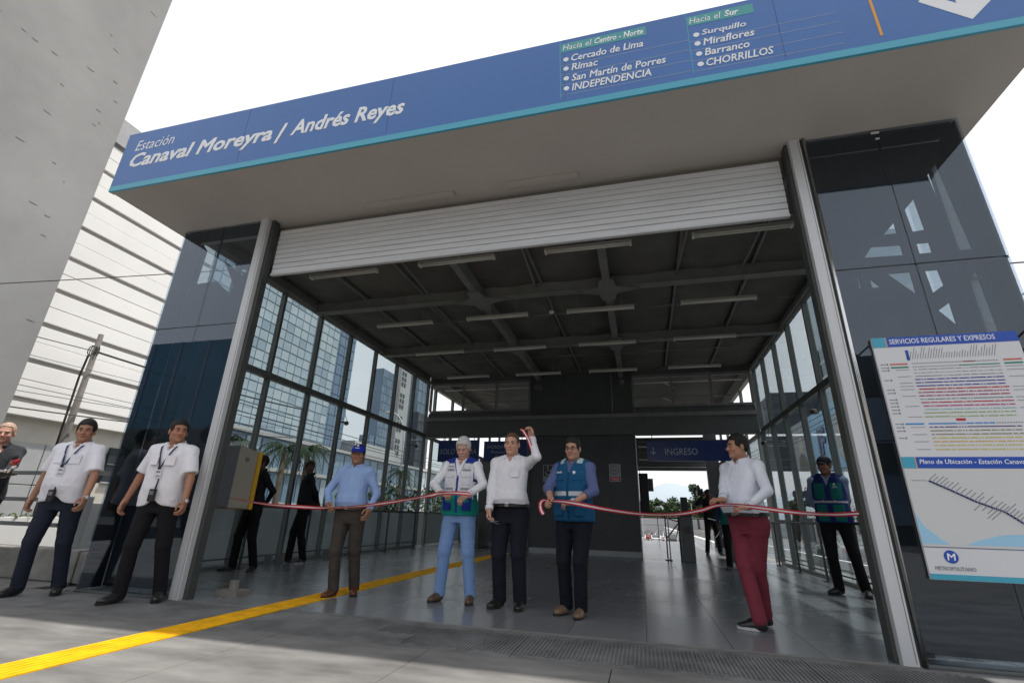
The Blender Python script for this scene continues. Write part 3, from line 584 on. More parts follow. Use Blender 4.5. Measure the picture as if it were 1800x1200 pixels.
for k in range(34):
    t_ = k / 34 * (len(rp_) - 1); i = int(t_); f_ = t_ - i; x = rp_[i][0] * (1 - f_) + rp_[i + 1][0] * f_; z = rp_[i][1] * (1 - f_) + rp_[i + 1][1] * f_
    dd.box(x - .003, x + .003, yP - .006, yP - .004, z - .003, z + .003); l = random.uniform(.04, .09); s_ = -1 if 12 < k < 22 and k % 2 else 1
    nn.prism([(0, 0), (.003, -.004), (.003 + l * .75 * s_, l * .6 * s_ - .004), (l * .75 * s_, l * .6 * s_)], (x + .006 * s_, yP - .001, z + .008 * s_), (1, 0, 0), (0, 0, 1), (0, -.001, 0))
nn.box(6.335, 6.43, yP - .002, yP - .001, 1.188, 1.192); nn.build('map_names', 'print_grey', po); dd.build('map_stops', 'white_print', po, kind='stuff')
strip(px0, px1, .741, .745, 'sign_navy', 'rule_line', .001); strip(px0, px1 - .001, .537, .572, 'sign_teal', 'footer_band', .0005)
MB().tube([(6.455, yP, .683), (6.455, yP - .002, .683)], .042, 28).build('logo_disc', 'royal', po)
text('M', 6.455, .66, yP - .0025, po, 'white_print', .052, .045, .1, .02, align='c', name='logo_letter')
text('METROPOLITANO', 6.345, .597, yP - .001, po, 'print_grey', .235, .024, 0, 0)
mat('pole_grey', (.13, .12, .11), .85, var=.3, vscale=5)
# ================================================================== OUTSIDE
# concrete pier, upper left
pr = thing('concrete_tower', 'huge plain grey concrete tower block at the upper left edge', 'building', (-12, -6, -3))
B(-17, -7.0, -1.9, 1.85, -3, 30).build('wall', 'pier_concrete', pr)
stn = MB()
for k in range(64):
    y = random.uniform(-1.6, 1.6); z = random.uniform(2.5, 14); l = random.uniform(.02, .16); stn.prism([(0, 0), (l, random.uniform(-.01, .01)), (l * .8, -random.uniform(.008, .02)), (l * .2, -.015)], (-6.999, y, z), (0, 1, 0), (0, 0, 1), (.004, 0, 0))
stn.build('chipped_spots', 'stain', pr, kind='stuff')
# white banded building
wb = thing('white_building', 'white clad building with horizontal grooved bands behind the left guards', 'building', (-15, 1, -3))
B(-20, -11.07, -2, 8.3, 3.0, 12.4).build('core_wall', 'groove_grey', wb)
z = 3.42; k = 0
zz = [2.98] + [3.43 + 1.0185 * i for i in range(9)]
for i in range(len(zz) - 1):
    z0, z1 = zz[i] + (.0 if i == 0 else .0), zz[i + 1] - .13
    zm = (z0 + z1) / 2
    if i == 0: B(-11.36, -11, -2, 8.3, z0, z1).build('facade_panel', 'white_cladding', wb); continue
    for (a, b) in ((z0, zm - .008), (zm + .008, z1)):
        for (y0, y1) in ((-2, 1.2), (1.21, 8.3)): B(-11.36, -11 + random.uniform(-.01, .01), y0, y1, a, b).build('facade_panel', 'white_cladding', wb, bevel=.012)
B(-11.36, -10.95, -2, 8.3, 11.6, 12.5).build('parapet_cap', 'panel_grey', wb)
B(-11.5, -11.30, -2, 8.3, 2.35, 2.975).build('recess_band', 'beige_wall', wb)
for y0, y1 in ((-2.0, 1.4), (1.42, 3.6), (3.62, 5.2), (5.22, 6.5)):
    for z0, z1 in ((-2.9, .0), (.02, 1.28), (1.30, 2.34)): B(-11.42, -11.22, y0, y1, z0, z1).build('lower_panel', 'panel_grey', wb, bevel=.01)
fr = B(-11.34, -11.2, 6.9, 7.9, 1.5, 2.5).build('window', 'win_dark', wb)
B(-11.2, -11.17, 6.86, 7.94, 1.46, 1.5).build('window_sill', 'panel_grey', fr); B(-11.2, -11.18, 7.38, 7.42, 1.5, 2.5).build('window_frame', 'grey_box', fr); B(-11.2, -11.18, 6.9, 7.9, 2.0, 2.03).build('window_frame', 'grey_box', fr)
B(-11.35, -11.25, 6.5, 8.3, -2.9, 1.46).build('lower_wall', 'beige_wall', wb)
# parapet beside the left pillar, with rails behind
B(-9, -2.03, .34, .60, 0, .345).build('low_parapet', 'parapet', label='low weathered concrete parapet behind the left guards', cat='parapet', bevel=.015)
B(-2.0, -1.47, .34, .60, 0, .33).build('parapet_end_block', 'parapet', label='short concrete end block between the low parapet and the dark pillar', cat='block', bevel=.012)
rl = thing('parapet_railing', 'grey flat-bar railing fixed above the low concrete parapet', 'railing', (-4, .5, .345))
for z in (1.235, .90, .60): B(-9, -2.75 if z < 1 else -2.0, .485, .515, z - .025, z + .025).build('flat_bar', 'rail', rl)
for x in (-2.5, -4.3, -6.1, -7.9): MB().bar((x - .0, .5, .345), (x, .5, 1.25), .05, .05).build('post', 'rail', rl)
MB().bar((-2.38, .52, .345), (-2.38, .52, .95), .02, .1).build('end_plate', 'alu', rl)
# outside planter wall + hedge left
pw = B(-6.2, -5.9, 1.5, 30, -3, .62).build('planter_wall', 'white_wall', label='pale low wall with a clipped hedge on top beyond the railing', cat='wall')
def leaf_blob(mb, c, r, n, s, seed=0, shell=.55):
    R_ = np.random.default_rng(seed); c = np.array(c, float); r = np.array(r, float)
    for _ in range(n):
        d = R_.normal(size=3); d /= np.linalg.norm(d); q = c + d * r * (shell + (1 - shell) * R_.random()) * (1 + .12 * math.sin(7 * d[0] + seed) + .1 * math.sin(9 * d[2] + 2 * seed))
        a = R_.normal(size=3); a /= np.linalg.norm(a); b = np.cross(a, R_.normal(size=3)); b /= np.linalg.norm(b); ss = s * R_.uniform(.6, 1.4)
        mb.add([q - a * ss, q - b * ss * .5, q + a * ss, q + b * ss * .5], [(0, 1, 2, 3)])
hg = MB()
for k in range(9): leaf_blob(hg, (-6.05, 1.7 + k * .22, .60), (.16, .16, .10), 60, .03, k)
hg.build('hedge', 'foliage', kind='stuff', label='clipped hedge on the pale low wall', cat='hedge')
# parapets outside the glass walls
B(-2.75, -2.6, .7, 20.4, -3, .87).build('outer_parapet', 'white_wall', label='pale outer parapet beyond the left glass wall', cat='parapet')
B(8.4, 8.5, .7, 20.4, -.05, .18).build('outer_kerb', 'white_wall', label='low pale kerb beyond the right glass wall', cat='kerb')
# electricity pole left
ep = thing('utility_pole', 'leaning grey concrete utility pole in front of the white building', 'pole', (-7.4, 3.4, -3))
B(-20, -11.42, -2, 8.3, -3, 2.995).build('base_wall', 'groove_grey', wb)
bx, by = -9.6, 4.55
ep.location = (bx, by, -3); ORG[ep.name] = np.array((bx, by, -3.))
MB().tube([(bx - .02, by, -3), (bx + .03, by, 5.20)], [.115, .06], 12).build('shaft', 'pole_grey', ep, smooth=True)
cc = MB(); 
for k in range(3): cc.tube([(bx + .13 * math.cos(a), by + .05 * k - .08, 4.72 + .13 * math.sin(a) * (1 + .2 * k)) for a in np.linspace(0, 6.3, 18)], .012, 5)
cc.tube([(bx - .1, by - .05, 4.6), (bx - .16, by - .05, 4.0), (bx - .12, by - .06, 3.2), (bx - .16, by, 1.5)], .025, 6); cc.build('cable_coil', 'wire', ep)
def cable(a, b, sag, r, lab, n=14):
    a = np.array(a, float); b = np.array(b, float)
    pts = [a + (b - a) * t - np.array((0, 0, sag * 4 * t * (1 - t))) for t in np.linspace(0, 1, n)]
    return MB().tube(pts, r, 5).build('power_cable', 'wire', label=lab, cat='cable', group='overhead cables')
cable((-8.0, -6, 4.25), (bx, by, 4.72), .15, .012, 'thin cable running from the upper left to the top of the utility pole')
cable((bx, by, 4.72), (-10.4, 14, 5.2), .1, .03, 'thick cable bundle running from the utility pole toward the dark left pillar')
cable((-8.0, -6, 2.55), (-10.6, 14, 3.9), .3, .016, 'heavier cable crossing low in front of the white building')
cable((-8.0, -6, 3.0), (-10.6, 14, 4.3), .35, .008, 'thin cable just above the heavier low cable at left')
cable((-8.0, -6, 3.3), (-10.6, 14, 3.9), .2, .008, 'thin cable sloping down across the heavier low cable at left')
cable((-8.0, -6, 3.9), (-10.8, 14, 4.9), .25, .007, 'thin cable halfway up the utility pole')
cable((-8.04, 0.08, 4.22), (-3.00, 2.62, 5.44), .02, .009, 'single thin wire crossing the concrete tower and white building')
cable((9.5, 3.0, 4.32), (30, 9, 7.4), .1, .012, 'single wire in the white sky right of the right pillar')
for k, z in enumerate((6.3, 5.95, 5.75, 5.35)): cable((-14, 9, z - .6), (-14, 60, z - .3), .3, .022, 'overhead street wire beyond the left glass wall, number %s from the top' % ['first', 'second', 'third', 'fourth'][k])
for k, z in enumerate((8.3, 7.9, 7.6, 7.3)): cable((17, 6, z), (17, 60, z + .3), .3, .022, 'overhead street wire beyond the right glass wall, %s from the top' % ['first', 'second', 'third', 'fourth'][k])
# ---------------- city left
def facade_tower(name, lab, x, y0, y1, z0, z1, depth, ny, nz_, mats, spm, crown=None, parts=True, cat='building'):
    t = thing(name, lab, cat, (x - depth / 2, (y0 + y1) / 2, z0))
    B(x - depth, x, y0, y1, z0, z1).build('core', spm, t)
    dy = (y1 - y0) / ny; dz = (z1 - z0) / nz_; cnt = 0; rest = [MB() for _ in mats]; pm = {}
    for j in range(nz_):
        rowb = random.random()
        for i in range(ny):
            mi = 0 if random.random() < .55 else (1 if random.random() < (.75 if rowb > .6 else .35) else 2)
            a, b = y0 + i * dy + dy * .04, y0 + (i + 1) * dy - dy * .04; c, d = z0 + j * dz + dz * .06, z0 + (j + 1) * dz - dz * .06
            if parts and cnt < 290 and z0 + j * dz > 3 and random.random() < .9:
                key = mi
                if key not in pm:
                    o = B(x, x + .12, a, b, c, d).build('pane', mats[mi], t); pm[key] = (o, a, c)
                else:
                    o0, a0, c0 = pm[key]; o = o0.copy(); COL.objects.link(o); o.parent = t; o.location = (random.uniform(-.02, .02), a - a0, c - c0)
                cnt += 1
            else: rest[mi].box(x, x + .12, a, b, c, d)
    for mi, r in enumerate(rest):
        if r.v: r.build('far_panes', mats[mi], t, kind='stuff')
    return t
facade_tower('glass_tower', 'wide pale blue glass office tower beyond the left glass wall', -40, 22, 56, -3, 31, 25, 24, 26, ['bluepane_l', 'bluepane_m', 'bluepane_p'], 'spandrel')
facade_tower('glass_tower', 'dark blue edge tower joined to the right end of the wide pale blue one', -42, 56.1, 63.5, -3, 33, 20, 5, 22, ['bluepane_d', 'bluepane_d', 'bluepane'], 'bluepane_d', parts=True)
pd = thing('podium_building', 'long low glass building with pale roof edges in front of the office towers', 'building', (-33, 45, -3))
B(-38, -30, 14, 82, -3, 7.4).build('wall', 'bluepane_d', pd)
for k, z in enumerate((7.4, 4.3, 1.2)): B(-38, -29.6, 13.8, 82.2, z, z + .35).build('roof_edge' if k == 0 else 'floor_band', 'tower_white', pd)
for k in range(34):
    for z in (1.6, 4.7): 
        if 20 + k * 1.9 < 81: B(-30, -29.9, 16 + k * 1.95, 17.7 + k * 1.95, z, z + 2.5).build('window', random.choice(['bluepane', 'bluepane_l', 'spandrel']), pd)
facade_tower('blue_tower', 'slim blue tower with stepped top between the pale office towers', -60, 104, 110.5, -3, 37, 2.5, 5, 18, ['bluepane', 'bluepane_d', 'bluepane'], 'bluepane_d')
B(-63, -60.1, 101.5, 103.9, -3, 19).build('blue_annex', 'bluepane_d', label='lower dark block at the foot of the slim blue tower', cat='building')
wt = thing('white_tower', 'tall white tower with a column of small dark windows', 'building', (-66, 118, -3)); B(-62, -60, 114, 127, -3, 75).build('wall', 'tower_white', wt)
for k in range(34):
    for j in range(2):
        if k % 4 != 3: B(-60, -59.9, 114.4 + j * 1.5, 115.4 + j * 1.5, 3 + k * 1.6, 4.1 + k * 1.6).build('window', 'win_dark', wt)
facade_tower('dark_tower', 'dark grey stepped tower near the far end of the left glass wall', -40, 86, 92, -3, 21, 2, 3, 12, ['tower_dark', 'win_dark', 'tower_dark'], 'tower_dark'); 
facade_tower('blue_block', 'blue glass block rising behind the dark stepped tower', -44, 93, 99, -3, 36, 2, 3, 14, ['bluepane', 'bluepane_d', 'bluepane'], 'spandrel')
B(-46, -41, 66, 80, 7.75, 12).build('pale_block', 'tower_white', label='pale block standing behind the long low glass building', cat='building')
# palms and trees
def palm(x, y, h, lab, seed):
    R_ = random.Random(seed); t = thing('palm_tree', lab, 'palm', (x, y, -3), 'palms in the street beyond the left glass wall')
    MB().tube([(x, y, -3), (x + .12, y, -3 + h * .5), (x + .05, y + .1, -3 + h)], [.2, .15, .12], 8).build('trunk', 'bark', t, smooth=True)
    f = MB(); top = np.array((x + .05, y + .1, -3 + h))
    for k in range(26):
        a = R_.uniform(0, 6.28); e = R_.uniform(-.3, 1.2); L = R_.uniform(1.1, 1.7); pts = []
        for s in np.linspace(0, 1, 7): pts.append(top + np.array((math.cos(a) * L * s * math.cos(e * .6), math.sin(a) * L * s * math.cos(e * .6), L * (math.sin(e) * s - 1.0 * s * s))))
        f.tube(pts, [.02] * 6 + [.004], 4)
        for i in range(1, 7):
            p = pts[i]; d = pts[i] - pts[i - 1]; sd_ = np.cross(d, (0, 0, 1)); sd_ /= np.linalg.norm(sd_)
            for q in (-1, 1):
                for m_ in (0, .5):
                    b0 = p - d * m_; tip = b0 + sd_ * q * .34 * (1.1 - i / 8) - np.array((0, 0, .22)) + d * .5; f.add([b0, b0 + d * .18, tip], [(0, 1, 2)])
    f.build('crown', 'foliage_b', t)
palm(-12, 15.2, 6.6, 'palm tree behind the glass, left one of the pair left of the blue-cap man', 1); palm(-12, 16.9, 6.75, 'palm tree behind the glass, right one of the pair left of the blue-cap man', 2); palm(-11.5, 11.3, 6.3, 'palm tree behind the glass above the beige cabinet', 3); palm(-14, 31, 6.9, 'palm tree behind the glass right of the blue-cap man', 4)
def tree(x, y, h, r, lab, seed, z0=-3, grp=None, n=900, leaf=.16, m='foliage', trunkh=.35):
    R_ = random.Random(seed); t = thing('leafy_tree', lab, 'tree', (x, y, z0), grp)
    b = MB(); b.tube([(x, y, z0), (x + R_.uniform(-.2, .2), y, z0 + h * trunkh), (x, y, z0 + h * .8)], [h * .03, h * .022, h * .008], 7)
    for k in range(5):
        a = k * 1.3 + seed; b.tube([(x, y, z0 + h * (trunkh + .06 * k)), (x + math.cos(a) * r * .6, y + math.sin(a) * r * .6, z0 + h * (.55 + .08 * k))], [h * .014, h * .005], 5)
    b.build('trunk', 'bark', t, smooth=True); f = MB(); nc = 8
    for k in range(nc):
        a = R_.uniform(0, 6.28); q = R_.uniform(.1, .7) * r; zc = z0 + h * R_.uniform(trunkh + .12, .9); rr_ = r * R_.uniform(.35, .6)
        leaf_blob(f, (x + math.cos(a) * q, y + math.sin(a) * q, zc), (rr_, rr_, rr_ * .75), n // nc, leaf, seed * 17 + k, .3)
    f.build('crown', m, t); return t
G1 = 'street trees beyond the left glass wall'
for k, (x, y, h, r) in enumerate(((-11, 21.5, 5.2, 1.7), (-12, 26, 6.0, 2.1), (-13, 36, 6.2, 2.3), (-13, 46, 6.2, 2.4), (-14, 60, 6.6, 3), (-16, 78, 7, 3.4))):
    tree(x, y, h, r, 'dark street tree behind the left glass wall, %s counting from the cabinet' % ['first', 'second', 'third', 'fourth', 'fifth', 'farthest'][k], 20 + k, grp=G1, m='foliage_b' if k % 2 else 'foliage')
# curved street lamps left
def slamp(x, y, h, dx, lab):
    t = thing('street_lamp', lab, 'street lamp', (x, y, -3), 'curved street lamps beyond the glass'); pts = [(x, y, -3), (x, y, -3 + h * .8)] + [(x + dx * (1 - math.cos(a)), y, -3 + h * .8 + h * .2 * math.sin(a)) for a in np.linspace(.3, 1.5, 6)]
    MB().tube(pts, [.09, .07] + [.05] * 6, 7).build('pole', 'alu', t, smooth=True); e = pts[-1]; MB().ell((e[0] + .3 * (1 if dx > 0 else -1), y, e[2]), (.4, .15, .07)).build('lamp_head', 'lamp_white', t, smooth=True)
slamp(-15, 33, 12.2, -1.6, 'curved street lamp seen through the left glass above the blue cap'); slamp(-15, 42, 13.5, 2.2, 'street lamp with an arm reaching over the road, right of the blue cap')
# street, low car roofs left
B(-24, -12.6, -30, 160, -3, -2.99).build('street', 'asphalt', kind='structure'); B(11, 24, -30, 160, -3, -1.0).build('road', 'asphalt', kind='structure')
for k in range(20): B(17.4, 17.55, 4 + k * 6, 7 + k * 6, -1.0, -.99).build('lane_mark', 'white_print', label='white dash on the road beyond the right glass wall', cat='road marking', group='lane dashes on the right road')
B(10.6, 11, .7, 160, -3, -.85).build('road_kerb', 'white_wall', kind='structure')
# cars
def car_parts(mname):
    c = thing('parked_car', '', 'car', (0, 0, 0)); m_ = MB()
    m_.prism([(-2.1, .25), (2.1, .25), (2.15, .62), (1.95, .82), (1.05, .92), (.55, 1.38), (-.95, 1.42), (-1.6, .98), (-2.1, .90)], (0, -.85, 0), (1, 0, 0), (0, 0, 1), (0, 1.7, 0)); m_.build('body', mname, c, bevel=.08)
    for s_ in (-.862, .852): MB().prism([(.9, .92), (.5, 1.3), (-.9, 1.34), (-1.35, .96)], (0, s_, 0), (1, 0, 0), (0, 0, 1), (0, .01, 0)).build('side_window', 'win_dark', c)
    MB().prism([(1.08, .93), (.62, 1.36), (.60, 1.34), (1.03, .92)], (.02, -.72, 0), (1, 0, 0), (0, 0, 1), (0, 1.44, 0)).build('windscreen', 'win_dark', c)
    MB().prism([(-1.62, 1.0), (-1.0, 1.41), (-1.0, 1.36), (-1.58, .97)], (-.03, -.72, 0), (1, 0, 0), (0, 0, 1), (0, 1.44, 0)).build('rear_window', 'win_dark', c)
    for x in (-1.3, 1.3):
        for y in (-.8, .8): MB().tube([(x, y - .1, .32), (x, y + .1, .32)], .32, 14).build('wheel', 'black', c)
    for y in (-.62, .62): B(-2.13, -2.1, y - .14, y + .14, .68, .8).build('tail_light', 'route_c5', c); B(2.13, 2.16, y - .14, y + .14, .6, .7).build('headlight', 'lamp_white', c)
    return c
cars = [car_parts(n_) for n_ in ('car_white', 'car_grey', 'car_dark', 'car_red')]
GC = 'cars parked and driving beyond the rear exit'
spots = []
for r_i, (yy, n_) in enumerate(((95, 6), (106, 7), (119, 8), (134, 9), (150, 10))):
    for k in range(n_): spots.append((4.0 + r_i * .5 + k * (2.7 + r_i * .1) + random.uniform(-.2, .2), yy + random.uniform(-1, 1)))
used = [False] * 4
ordn = ['nearest', 'second', 'third', 'farthest']; cols_ = ['white', 'grey', 'dark', 'red']
def place_car(ci, x, y, z, rz, lab, grp):
    if used[ci]: c = copy_tree(cars[ci])
    else: c = cars[ci]; used[ci] = True
    c.location = (x, y, z); c.rotation_euler = (0, 0, rz); c['label'] = lab; c['group'] = grp
for i, (x, y) in enumerate(spots):
    ci = random.choice((0, 1, 1, 2, 0, 3)); place_car(ci, x, y, -3, math.pi / 2 + random.uniform(-.05, .05), 'small %s car in the car park seen through the rear exit' % cols_[ci], GC + ', ' + cols_[ci])
place_car(1, 14.8, 27.0, -1.0, math.pi / 2, 'silver grey car on the road seen through the right glass behind the maroon trousers', 'cars on the right road'); place_car(0, 13.6, 14.0, -1.0, math.pi / 2, 'white car low on the road behind the guard in the dark cap', 'cars on the right road'); place_car(3, 19.0, 33.0, -1.0, -math.pi / 2, 'red car on the far side of the right road', 'cars on the right road')
for k, (y, ci) in enumerate(((22, 2), (30, 0), (39, 1), (52, 3))): place_car(ci, -15.5, y, -2.99, math.pi / 2, '%s car in the street beyond the left glass wall' % cols_[ci], 'cars in the left street')
# rear landscape
B(-60, 120, 21, 158, -3, -2.985).build('car_park', 'concrete_light', kind='structure')
for k in range(24): B(3 + k * 1.5, 3.1 + k * 1.5, 94, 140, -2.985, -2.975).build('bay_line', 'white_print', label='painted bay line of the car park behind the station', cat='road marking', group='bay lines of the rear car park')
B(-80, 140, 160, 161, -3, 1.6).build('far_wall', 'panel_grey', label='long grey wall below the distant trees', cat='wall')
B(-80, 140, 161.5, 185, -3, 2.2).build('grass_bank', 'grass', kind='structure')
GT = 'distant trees beyond the car park'
for k in range(14):
    x = -14 + k * 4.4 + random.uniform(-1, 1)
    tree(x, 176 + random.uniform(-4, 6), random.uniform(9.2, 11.5), 4.6, 'round distant tree in the tree line beyond the car park', 60 + k, z0=-2, grp=GT, n=1500, leaf=.55, trunkh=.12, m='foliage' if k % 3 else 'foliage_b')
tree(19.9, 150, 14.6, 3.2, 'tallest distant tree, standing right in the rear exit view', 91, z0=-2.5, n=2200, leaf=.42, m='foliage_b', trunkh=.25); tree(23.0, 148, 11.5, 4.2, 'broad green tree just right of the tallest distant one', 92, z0=-2.5, n=2200, leaf=.42, trunkh=.15)
for k, (x, y) in enumerate(((4.3, 62), (15.5, 120))): B(x, x + .12, y, y + .12, -3, 8 if k == 0 else 5).build('lamp_mast', 'alu', label=['tall lamp mast at the left of the rear exit view', 'thin pale mast before the distant trees'][k], cat='mast')
mt = MB(); npt = 40; xs_ = np.linspace(-900, 1500, npt); hs = [115 + 75 * math.exp(-((x - 190) / 130) ** 2) + 40 * math.sin(x * .006) + 18 * math.sin(x * .021) for x in xs_]
vs = [(x, 3000, -5) for x in xs_] + [(x, 3060, h) for x, h in zip(xs_, hs)] + [(x, 3400, -5) for x in xs_]
mt.add(vs, [(i, i + 1, npt + i + 1, npt + i) for i in range(npt - 1)] + [(npt + i, npt + i + 1, 2 * npt + i + 1, 2 * npt + i) for i in range(npt - 1)]); mt.build('hills', 'mountain_hazed', kind='structure', smooth=True)
# right side city
bb = thing('billboard', 'large billboard with a photo of a person in a hat, beyond the right glass wall', 'billboard', (20, 45, -3))
B(20.3, 20.8, 44, 45, -3, 5.0).build('post', 'steel_dark', bb); B(20, 20.25, 37.5, 51, 5.2, 10.4).build('board', 'map_sea', bb)
bv = B(19.96, 20, 45.6, 51, 5.2, 10.4).build('photo_panel', 'panel_grey', bb)
q = MB(); q.prism([(-.0, 0), (1.9, .1), (1.9, .7), (1.2, 1.0), (-.9, .6), (-.9, .2)], (19.95, 48.0, 8.9), (0, 1, 0), (0, 0, 1), (-.02, 0, 0)); q.build('hat_shape', 'car_dark', bb)
MB().ell((19.95, 48.7, 8.2), (.05, .7, .95), 16, 10).build('face_shape', 'beige_wall', bb); MB().prism([(-1.6, 0), (1.8, 0), (1.2, 1.9), (.2, 2.3), (-.8, 1.7)], (19.95, 48.6, 5.25), (0, 1, 0), (0, 0, 1), (-.03, 0, 0)).build('shoulder_shape', 'brown_grey', bb)
text('IF', 0, 0, None, bb, 'sign_navy', 2.0, 2.3, .05, .04, R=[(0, -1, 0), (0, 0, 1), (-1, 0, 0)], P=(19.94, 44.0, 6.6)); MB().ell((19.95, 38.9, 7.6), (.05, .9, 1.9), 14, 8).build('body_shape', 'beige_wall', bb)
facade_tower('pale_tower', 'pale blue tower seen through the right glass wall near the entrance post', 35, 74, 86, -3, 46, -12, 6, 20, ['bluepane_l', 'spandrel', 'bluepane_l'], 'bluepane_l')
B(30, 40, 96, 106, -3, 25).build('dark_block', 'tower_dark', label='dark flat-topped block beyond the right glass wall', cat='building')
rbk = thing('beige_building', 'low beige shop building with wide windows beyond the right road', 'building', (30, 40, -3)); B(26, 36, 16, 70, -3, 3.6).build('wall', 'beige_wall', rbk); B(25.7, 36, 16, 70, 3.6, 3.9).build('roof_edge', 'tower_white', rbk)
for k in range(16): B(25.9, 26, 17 + k * 3.3, 19.4 + k * 3.3, -.5, 2.6).build('window', 'win_dark', rbk)
GR = 'street trees beyond the right glass wall'
for k, (x, y, h, r) in enumerate(((12.6, 13, 4.6, 1.2), (22.5, 27, 5.6, 2.0), (22.6, 36, 6.2, 2.4), (22.2, 48, 6.0, 2.6), (22.5, 64, 7, 3), (22.5, 85, 7, 3.4))):
    if k: tree(x, y, h, r, 'green street tree beyond the right glass wall, %s from the entrance' % ['', 'first', 'second', 'third', 'fourth', 'farthest'][k], 40 + k, z0=-1.2, grp=GR)
bn = thing('round_sign', 'blue round station sign on a pale strip hung inside the right glass wall', 'sign', (7.30, 2.5, 2.1)); B(7.30, 7.33, 2.1, 2.75, 1.2, 2.25).build('strip', 'panel_grey', bn); B(7.285, 7.30, 2.12, 2.73, 1.98, 2.36).build('blue_plate', 'sign_navy', bn, bevel=.01)
MB().tube([(7.283, 2.425 + .10 * math.cos(a), 2.17 + .10 * math.sin(a)) for a in np.linspace(0, 6.28, 20)], .012, 6).build('logo_ring', 'text_grey', bn)
for z in (1.80, 1.52): MB().ell((7.30, 2.42, z), (.004, .07, .09)).build('red_mark', 'route_c5', bn)
# behind the camera: what the dark pillars mirror
tt = thing('teal_tower', 'tall teal glass tower across the street, mirrored in the left dark pillar', 'building', (-35, -38, -3)); B(-70, -21, -48, -32, -3, 17).build('wall', 'teal_tower', tt)
for k in range(14): B(-70 + k * 3.6, -69.7 + k * 3.6, -32, -31.9, -3, 17).build('mullion', 'bluepane_d', tt)
lb = thing('low_building', 'low pale building across the street', 'building', (-30, -28, -3)); B(-60, 0, -31, -28, -3, 7.2).build('wall', 'wall_mid', lb)
for k in range(12): B(-56 + k * 4.5, -53.5 + k * 4.5, -28, -27.9, 0, 3.6).build('window', 'win_dark', lb)
db = thing('dark_building', 'dark building with a truss roof edge across the street', 'building', (34, -34, -3)); B(14, 60, -44, -32, -3, 12).build('wall', 'steel_dark', db)
for k in range(16): MB().bar((14 + k * 2.8, -32, 12.0), (15.4 + k * 2.8, -32, 13.2), .12, .12).build('truss_bar', 'steel_dark', db); MB().bar((15.4 + k * 2.8, -32, 13.2), (16.8 + k * 2.8, -32, 12.0), .12, .12).build('truss_bar', 'steel_dark', db)
for k in range(10): B(15 + k * 4.2, 17.6 + k * 4.2, -32, -31.9, 1, 4).build('window', 'bluepane_d', db); B(15 + k * 4.2, 17.6 + k * 4.2, -32, -31.9, 6, 9).build('window', 'bluepane_d', db)
B(-60, 80, -27, -14, -.03, -.012).build('front_street', 'asphalt', kind='structure')
for k in range(7): tree(-34 + k * 11, -26, 6.5, 2.6, 'street tree across the front street', 140 + k, z0=0, grp='trees across the front street', n=500, leaf=.25, m='foliage_b')
# ================================================================== PEOPLE (signed-distance bodies meshed by surface nets)
mat('skin', (1, 1, 1), .52, vcol=True, var=.10, vscale=25, spec=.4)
mat('cloth', (1, 1, 1), .88, vcol=True, var=.08, vscale=9, bump=1., bscale=16, spec=.2, stretch=(1, 1, .55))
mat('cloth_dark', (1, 1, 1), .9, vcol=True, var=.2, vscale=7, bump=1., bscale=14, spec=.2)
mat('hair', (1, 1, 1), .6, vcol=True, var=.35, vscale=60, bump=.8, bscale=120, spec=.35)
mat('leather', (1, 1, 1), .35, vcol=True, var=.15, vscale=20, spec=.5)
mat('eye_white', (.36, .33, .31), .4); mat('eye_dark', (.02, .012, .008), .2)
A_ = np.array
def smin(a, b, k):
    h = np.clip(.5 + .5 * (b - a) / k, 0, 1); return b + (a - b) * h - k * h * (1 - h)
def smax(a, b, k): return -smin(-a, -b, k)
def rc(P, a, b, ra, rb):
    a = A_(a, float); b = A_(b, float); d = b - a; L2 = d @ d + 1e-12; h = np.clip(((P - a) @ d) / L2, 0, 1)
    return np.linalg.norm(P - a - h[:, None] * d, axis=1) - (ra + (rb - ra) * h)
def el(P, c, r):
    q = (P - A_(c, float)); r = A_(r, float); k0 = np.linalg.norm(q / r, axis=1); k1 = np.linalg.norm(q / (r * r), axis=1) + 1e-9
    return k0 * (k0 - 1) / k1
def bx(P, c, b, r=.01, Rm=None):
    q = P - A_(c, float)
    if Rm is not None: q = q @ Rm.T
    q = np.abs(q) - (A_(b, float) - r); return np.linalg.norm(np.maximum(q, 0), axis=1) + np.minimum(q.max(1), 0) - r
def loft(P, T, e=2.4, dx=0., dy=0.):
    """T rows: z, rx, ry, cx, cy"""
    T = A_(T, float); z = P[:, 2]; rx = np.interp(z, T[:, 0], T[:, 1]); ry = np.interp(z, T[:, 0], T[:, 2]); cx = np.interp(z, T[:, 0], T[:, 3]); cy = np.interp(z, T[:, 0], T[:, 4])
    x = P[:, 0] - cx; y = P[:, 1] - cy; k = (np.abs(x / rx) ** e + np.abs(y / ry) ** e) ** (1 / e) + 1e-6
    d = np.hypot(x, y) * (1 - 1 / k); return np.maximum(d, np.maximum(T[0, 0] - z, z - T[-1, 0]) * .9)
def folds(P, seed, amp, fr=30., aniso=(1, 1, .6)):
    R_ = np.random.default_rng(seed); o = np.zeros(len(P)); Q = P * A_(aniso)
    for k in range(5):
        d = R_.normal(size=3); d /= np.linalg.norm(d); f = fr * (1 + .55 * k) ; wv = np.sin(Q @ (R_.normal(size=3) * fr * .35) + R_.uniform(0, 6)) * 1.4
        o += (1 - np.abs(np.sin((Q @ d) * f * .5 + wv + R_.uniform(0, 6)))) ** 2 / (1 + .5 * k)
    return -amp * (o / 2.2 - .6)
